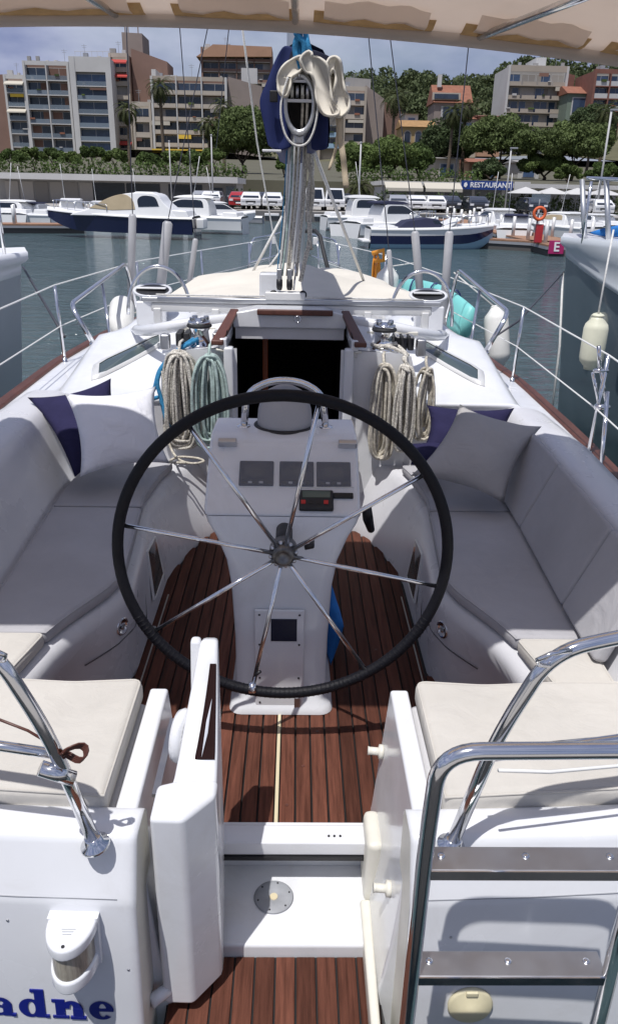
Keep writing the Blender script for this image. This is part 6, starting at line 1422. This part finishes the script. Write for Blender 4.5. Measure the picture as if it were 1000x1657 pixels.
def cab_fly(tanc='boat_glass', top='boat_white', h=1.5):
    def f(S_, T, side, H, L_, B_):
        z0 = H + .06
        side('cabin', [(-L_ * .24, z0), (L_ * .34, z0)] + curve2([(L_ * .30, z0 + .14), (L_ * .16, z0 + h * .38), (L_ * .02, z0 + h * .80), (-L_ * .08, z0 + h * .86), (-L_ * .20, z0 + h * .82), (-L_ * .235, z0 + h * .4)]), B_ * .40, B_ * .29, 'boat_white', z0, z0 + h)
        side('cabin_window', curve2([(L_ * .13, z0 + h * .42), (L_ * .02, z0 + h * .74), (-L_ * .08, z0 + h * .78), (-L_ * .17, z0 + h * .74), (-L_ * .19, z0 + h * .42)]), B_ * .405, B_ * .300, tanc, z0, z0 + h, bev=.01)
        side('hard_top', curve2([(L_ * .07, z0 + h * .86), (L_ * .0, z0 + h * .97), (-L_ * .14, z0 + h), (-L_ * .27, z0 + h * .93)]) + [(-L_ * .27, z0 + h * .86)], B_ * .33, B_ * .28, top, z0 + h * .8, z0 + h)
        tube('whip_aerial', [T((-L_ * .1, B_ * .2, z0 + h)), T((-L_ * .16, B_ * .22, z0 + h + 2.2))], .018, 'boat_white', S_, 5)
        side('stern_seat', [(-L_ * .47, z0 - .03), (-L_ * .34, z0 - .03), (-L_ * .35, z0 + .3), (-L_ * .46, z0 + .28)], B_ * .40, B_ * .38, 'boat_white', z0, z0 + .3)
    return f
def wl(px, py): p = at(px, py, z=0); return p
c = wl(188, 388); motorboat('navy hulled coupe cruiser with tan windscreen cover on the left', (c.x, 46.4, 0), R(176), 8.4, 2.9, 1.12, 'navy_paint', 'pale_blue', 'boat_white', cab_coupe, split=.40)
c = wl(700, 404); motorboat('white and navy striped bowrider with pale blue lower hull', (c.x, 42.6, 0), R(4), 6.6, 2.3, .92, 'boat_white', 'pale_blue', 'boat_white', cab_open, split=.42, band=(.38, 1.02, 'navy_paint'))
motorboat('white cruiser behind the stern of the navy coupe', (at(300, 365, y=53).x, 53, 0), R(172), 7.8, 2.7, .95, 'boat_white', 'boat_white', 'boat_white', cab_fly(h=1.25))
motorboat('small white speedboat before the quay left of the mast', (at(358, 360, y=60).x, 60, 0), R(20), 5.2, 2.1, .85, 'boat_white', 'boat_white', 'boat_white', cab_fly(h=.9), rails=False)
motorboat('white cruiser with blue canopy behind the bowrider', (at(640, 365, y=52).x, 52, 0), R(28), 6.6, 2.4, .85, 'boat_white', 'boat_white', 'boat_white', cab_fly(top='canvas_navy', h=1.25))
motorboat('white cabin boat nearest the quay right of the mast', (at(600, 352, y=60).x, 60.5, 0), R(12), 7.0, 2.5, .9, 'boat_white', 'navy_paint', 'boat_white', cab_fly(h=1.45))
motorboat('small white boat with its stern to the mast on the right', (at(572, 368, y=53).x, 54.5, 0), R(70), 4.6, 1.9, .7, 'boat_white', 'boat_white', 'boat_white', None, rails=False)
for k, (px, Y_, rz, L_, lab) in enumerate(((8, 56, 170, 7.5, 'white motorboat at the far left behind the pontoon'), (62, 58, 80, 7.0, 'white motorboat with blue awning behind the left pontoon posts'), (120, 60, 100, 6.6, 'white motorboat beyond the bow of the navy coupe'), (170, 64, 95, 7.2, 'white motorboat hidden behind the navy coupe cabin'), (235, 66, 90, 7.0, 'white motorboat beyond the navy coupe near the shed'), (395, 69.5, 175, 5.0, 'small grey tender against the quay wall'), (800, 56, 100, 6.4, 'white boat behind the right pontoon nearest the lamp post'), (835, 50, 75, 6.8, 'white cabin boat behind the lifebuoy post'), (905, 54, 110, 7.0, 'white boat beyond the letter board on the right'), (960, 58, 95, 7.5, 'white boat beyond the grey hull at the right edge'))):
    motorboat(lab, (at(px, 350, y=Y_).x, Y_, 0), R(rz), L_ if k != 5 else 3.2, 2.3 if k != 5 else 1.3, .80 if k != 5 else .45, 'boat_white' if k != 5 else 'boat_grey', 'boat_white', 'boat_white' if k % 3 else 'hull_white', cab_fly(['boat_glass', 'boat_grey', 'boat_tan'][k % 3], ['boat_white', 'canvas_navy', 'boat_white'][k % 3], (.85, .7, .95, .75)[k % 4]) if k != 5 else None, rails=k % 2 == 0)

# ---- pontoons with their posts
def pontoon(label, p0, p1, w, name='pontoon'):
    a, b = Vector(p0), Vector(p1); d = (b - a).normalized(); q = Vector((-d.y, d.x, 0)) * w / 2; Z = Vector((0, 0, 1))
    Pn = thing(name, label, 'pontoon', a, 'floating pontoons')
    def slab_(z0, z1, k): 
        c = [a - q * k, a + q * k, b + q * k, b - q * k]; return [v + Z * z0 for v in c] + [v + Z * z1 for v in c]
    Fq = [(3, 2, 1, 0), (4, 5, 6, 7), (0, 1, 5, 4), (1, 2, 6, 5), (2, 3, 7, 6), (3, 0, 4, 7)]
    ob('deck_boards', slab_(.44, .52, 1), Fq, 'pontoon_wood', Pn); ob('float', slab_(-.2, .30, .90), Fq, 'pontoon_side', Pn); ob('edge_beam', slab_(.30, .43, 1.01), Fq, 'boat_grey', Pn)
    n = int((b - a).length / 3.2)
    for k in range(n):
        for s in (-1, 1):
            c = a + d * (1.0 + k * 3.2) + q * s * .85; tube('mooring_post', [c + Z * .5, c + Z * 1.55], .10, 'alu_white', Pn, 8)
    return Pn, a, b, d, q
E1 = at(898, 398, y=39.5)
pr = pontoon('brown planked pontoon running to the right with a letter board', (13.2, 38.6, 0), (13.6, 73, 0), 2.6)
pontoon('planked finger pontoon between the bowrider and the letter board', (8.8, 44.4, 0), (13.0, 41.2, 0), 1.0)
pontoon('brown planked pontoon on the left behind the navy coupe', (-30, 45.5, 0), (-13.0, 50.5, 0), 2.0)
u = at(899, 400, y=38.5); LBd = thing('letter_board', 'magenta board with a white letter E on the pontoon end', 'sign', (u.x, 38.4, .2))
box('board', (u.x, 38.45, .42), (.72, .06, .60), 'sign_magenta', LBd, bevel=.01); text('letter', 'E', (u.x, 38.41, .42), .58, 'sign_white', LBd, off=.012)
u = at(872, 338, y=40); LP = thing('lifebuoy_post', 'red post with an orange ring lifebuoy on the right pontoon', 'lifebuoy', (u.x, 40, .5))
tube('lifebuoy_ring', [(u.x + .27 * math.cos(a_), 39.85, 1.86 + .27 * math.sin(a_)) for a_ in [2 * math.pi * k / 24 for k in range(24)]], .075, 'lifebuoy', LP, 8, closed=True)
box('red_cabinet', (u.x + .12, 40, .95), (.34, .26, .85), 'sign_red', LP, bevel=.02); tube('post', [(u.x, 40.05, .5), (u.x, 40.05, 2.1)], .05, 'boat_grey', LP, 8); box('notice_board', (u.x + .05, 40.1, 2.55), (.9, .04, .35), 'balcony_glass', LP)
tube('notice_pole', [(u.x, 40.1, 2.05), (u.x, 40.1, 2.5)], .03, 'boat_grey', LP, 6)

# ---- neighbouring yachts, one each side
def neighbour(label, bowp, dirv, L_, Bm, sheer0, sheer1, topm, hullm, bandz, name='moored_yacht'):
    """hull whose bow stands at bowp and runs back along dirv"""
    S_ = thing(name, label, 'yacht', (bowp[0], bowp[1], 0), 'yachts moored alongside'); d = Vector((*dirv, 0)).normalized(); q = Vector((-d.y, d.x, 0)); bw = Vector((bowp[0], bowp[1], 0)); n = 22; R1, R2, R3 = {-1: [], 1: []}, {-1: [], 1: []}, []
    for i in range(n + 1):
        t = i / n; b = Bm / 2 * min(1, (1 - (1 - min(1, t * 1.9)) ** 2.2)) + .05; sh = sheer0 + (sheer1 - sheer0) * min(1, t * 1.3); bz_ = bandz[0] + (bandz[1] - bandz[0]) * min(1, t / .16); rake = .22 * (1 - t) ** 6
        for s in (-1, 1):
            def pt(f, z, rk): return bw + d * (t * L_ + rk * rake) + q * s * b * f + Vector((0, 0, z))
            zb_ = sh - bz_
            R1[s].append([pt(.86, sh + .05, 0), pt(.97, sh + .04, .0), pt(1.01, sh - .02, .02), pt(1.0, sh - bz_ * .5, .2), pt(.975, zb_ + .03, .42), pt(1.005, zb_, .44), pt(1.005, zb_ - .05, .46), pt(.96, zb_ - .07, .5)])
            R2[s].append([pt(.965, zb_ - .06, .5), pt(.93, zb_ * .6, .9), pt(.86, zb_ * .25, 1.3), pt(.74, -.2, 1.6), pt(0, -.6, 1.3)])
        R3.append([bw + d * (t * L_) + q * b * .97 + Vector((0, 0, sh + .03)), bw + d * (t * L_) + q * 0 + Vector((0, 0, sh + .09)), bw + d * (t * L_) - q * b * .97 + Vector((0, 0, sh + .03))])
    g = MB(); g.grid(R1[-1]); g.grid(R1[1]); g.build('bulwark', topm, S_, smooth=True); g = MB(); g.grid(R2[-1]); g.grid(R2[1]); g.build('hull', hullm, S_, smooth=True); MB().grid(R3).build('deck', 'hull_white', S_, smooth=True)
    return S_, d, q, bw
NB, d_, q_, bw_ = neighbour('blue grey hulled yacht with pale bulwark moored close on the right', (3.17, 9.6), (.55, -.85), 11, 3.6, 2.24, 2.50, 'hull_pale', 'hull_bluegrey', (.10, .46))
for t in (.6, 1.5, 2.4, 3.4):
    for s in (-1, 1):
        p = bw_ + d_ * t + q_ * s * (.28 + .55 * min(1, t / 2.4)) + Vector((0, 0, 2.26)); tube('stanchion', [p, p + Vector((0, 0, .62))], .016, 'steel', NB, 6)
tube('pulpit', fillet([bw_ + d_ * 1.5 + q_ * .72 + Vector((0, 0, 2.88)), bw_ + d_ * .3 + q_ * .18 + Vector((0, 0, 2.92)), bw_ + d_ * .3 - q_ * .18 + Vector((0, 0, 2.92)), bw_ + d_ * 1.5 - q_ * .72 + Vector((0, 0, 2.88))], .3), .018, 'steel', NB, 8)
for t in (.35, .75, 1.2): tube('bow_strut', [bw_ + d_ * t - q_ * (.15 + .3 * t) + Vector((0, 0, 2.9)), bw_ + d_ * (t + .2) - q_ * (.2 + .3 * t) + Vector((0, 0, 2.24))], .03, 'alu', NB, 8)
tag(pillow('sail_bundle', [bw_ + d_ * .7 + Vector((-.35, 0, 2.36)), bw_ + d_ * 1.3 + Vector((.25, 0, 2.36)), bw_ + d_ * 1.9 + Vector((.2, .1, 2.45)), bw_ + d_ * 1.3 + Vector((-.4, .1, 2.45))], .22, 'cloth_blue'), 'bright blue bundle lying on the bow of the grey hulled yacht', 'bundle')
f1 = at(960, 555, y=5.7); fender(f1, .088, .30, 'fender_cream', 'fender_cream', 'cream fender hung along the grey hull on a thin line', (0, 0, 1), at(992, 372, y=5.9))
for tl_, zz_ in ((1.75, 1.30), (1.12, 1.48)):
    tt_ = tl_ / 11; bb_ = 1.8 * (1 - (1 - min(1, tt_ * 1.9)) ** 2.2) + .05; c0 = bw_ + d_ * (tl_ + .02) - q_ * bb_ * .945 + Vector((0, 0, zz_)); axn = (-q_ + d_ * -.35 + Vector((0, 0, -.08))).normalized()
    po_ = MB().lathe([(.085, -.05), (.125, -.05), (.125, .012), (.115, .022), (.088, .022), (.085, .010)], c0, axis=axn, seg=28).build('porthole', 'fender_cream', NB, smooth=True)
    MB().lathe([(.0, .004), (.088, .004), (.088, .008), (0, .008)], c0, axis=axn, seg=24).build('porthole_glass', 'boat_glass', po_)
tag(MB().tube([at(910, 442, y=8.9), at(905, 560, y=8.4), Vector((3.0, 8.6, -.1))], .012, 6).build('mooring_line', 'rope_white', None, smooth=True), 'pale mooring line dropping from the grey bow into the water', 'rope')
tag(MB().tube([at(912, 440, y=9.0), at(838, 520, y=6.2), at(800, 545, y=6.0)], .009, 6).build('mooring_line', 'wire_dark', None, smooth=True), 'dark line led from the grey bow towards the right rail', 'rope')
sh_ = at(975, 600, y=4.05); tb = MB(); 
for s in (-1, 1): tb.tube([at(965 + 7 * s, 602, y=4.05), at(975 + 6 * s, 655, y=4.05)], .009, 8)
tb.tube([at(968, 560, y=4.05), at(970, 600, y=4.05)], .011, 8); tb.tube([at(962, 658, y=4.05), at(985, 660, y=4.05)], .016, 8); tb.tube([at(960, 600, y=4.05), at(983, 600, y=4.05)], .012, 8)
tb.build('gate_tensioner', 'steel', Y, smooth=True)
NL, d_, q_, bw_ = neighbour('pale grey hulled yacht whose bow shows at the left edge', (-2.72, 8.3), (-.62, -.78), 11, 3.4, 2.06, 2.12, 'hull_white', 'hull_grey', (.10, .20))
for t in (.35, .9):
    p = bw_ + d_ * t + q_ * (.10 + .25 * t) + Vector((0, 0, 2.1)); tube('stanchion', [p, p + Vector((0, 0, .62))], .018, 'steel', NL, 6)
tag(MB().tube([at(38, 432, y=8.5), at(75, 495, y=7.4), at(105, 545, y=6.4)], .012, 6).build('mooring_line', 'wire_dark', None, smooth=True), 'dark mooring line from the left bow to the left rail', 'rope')
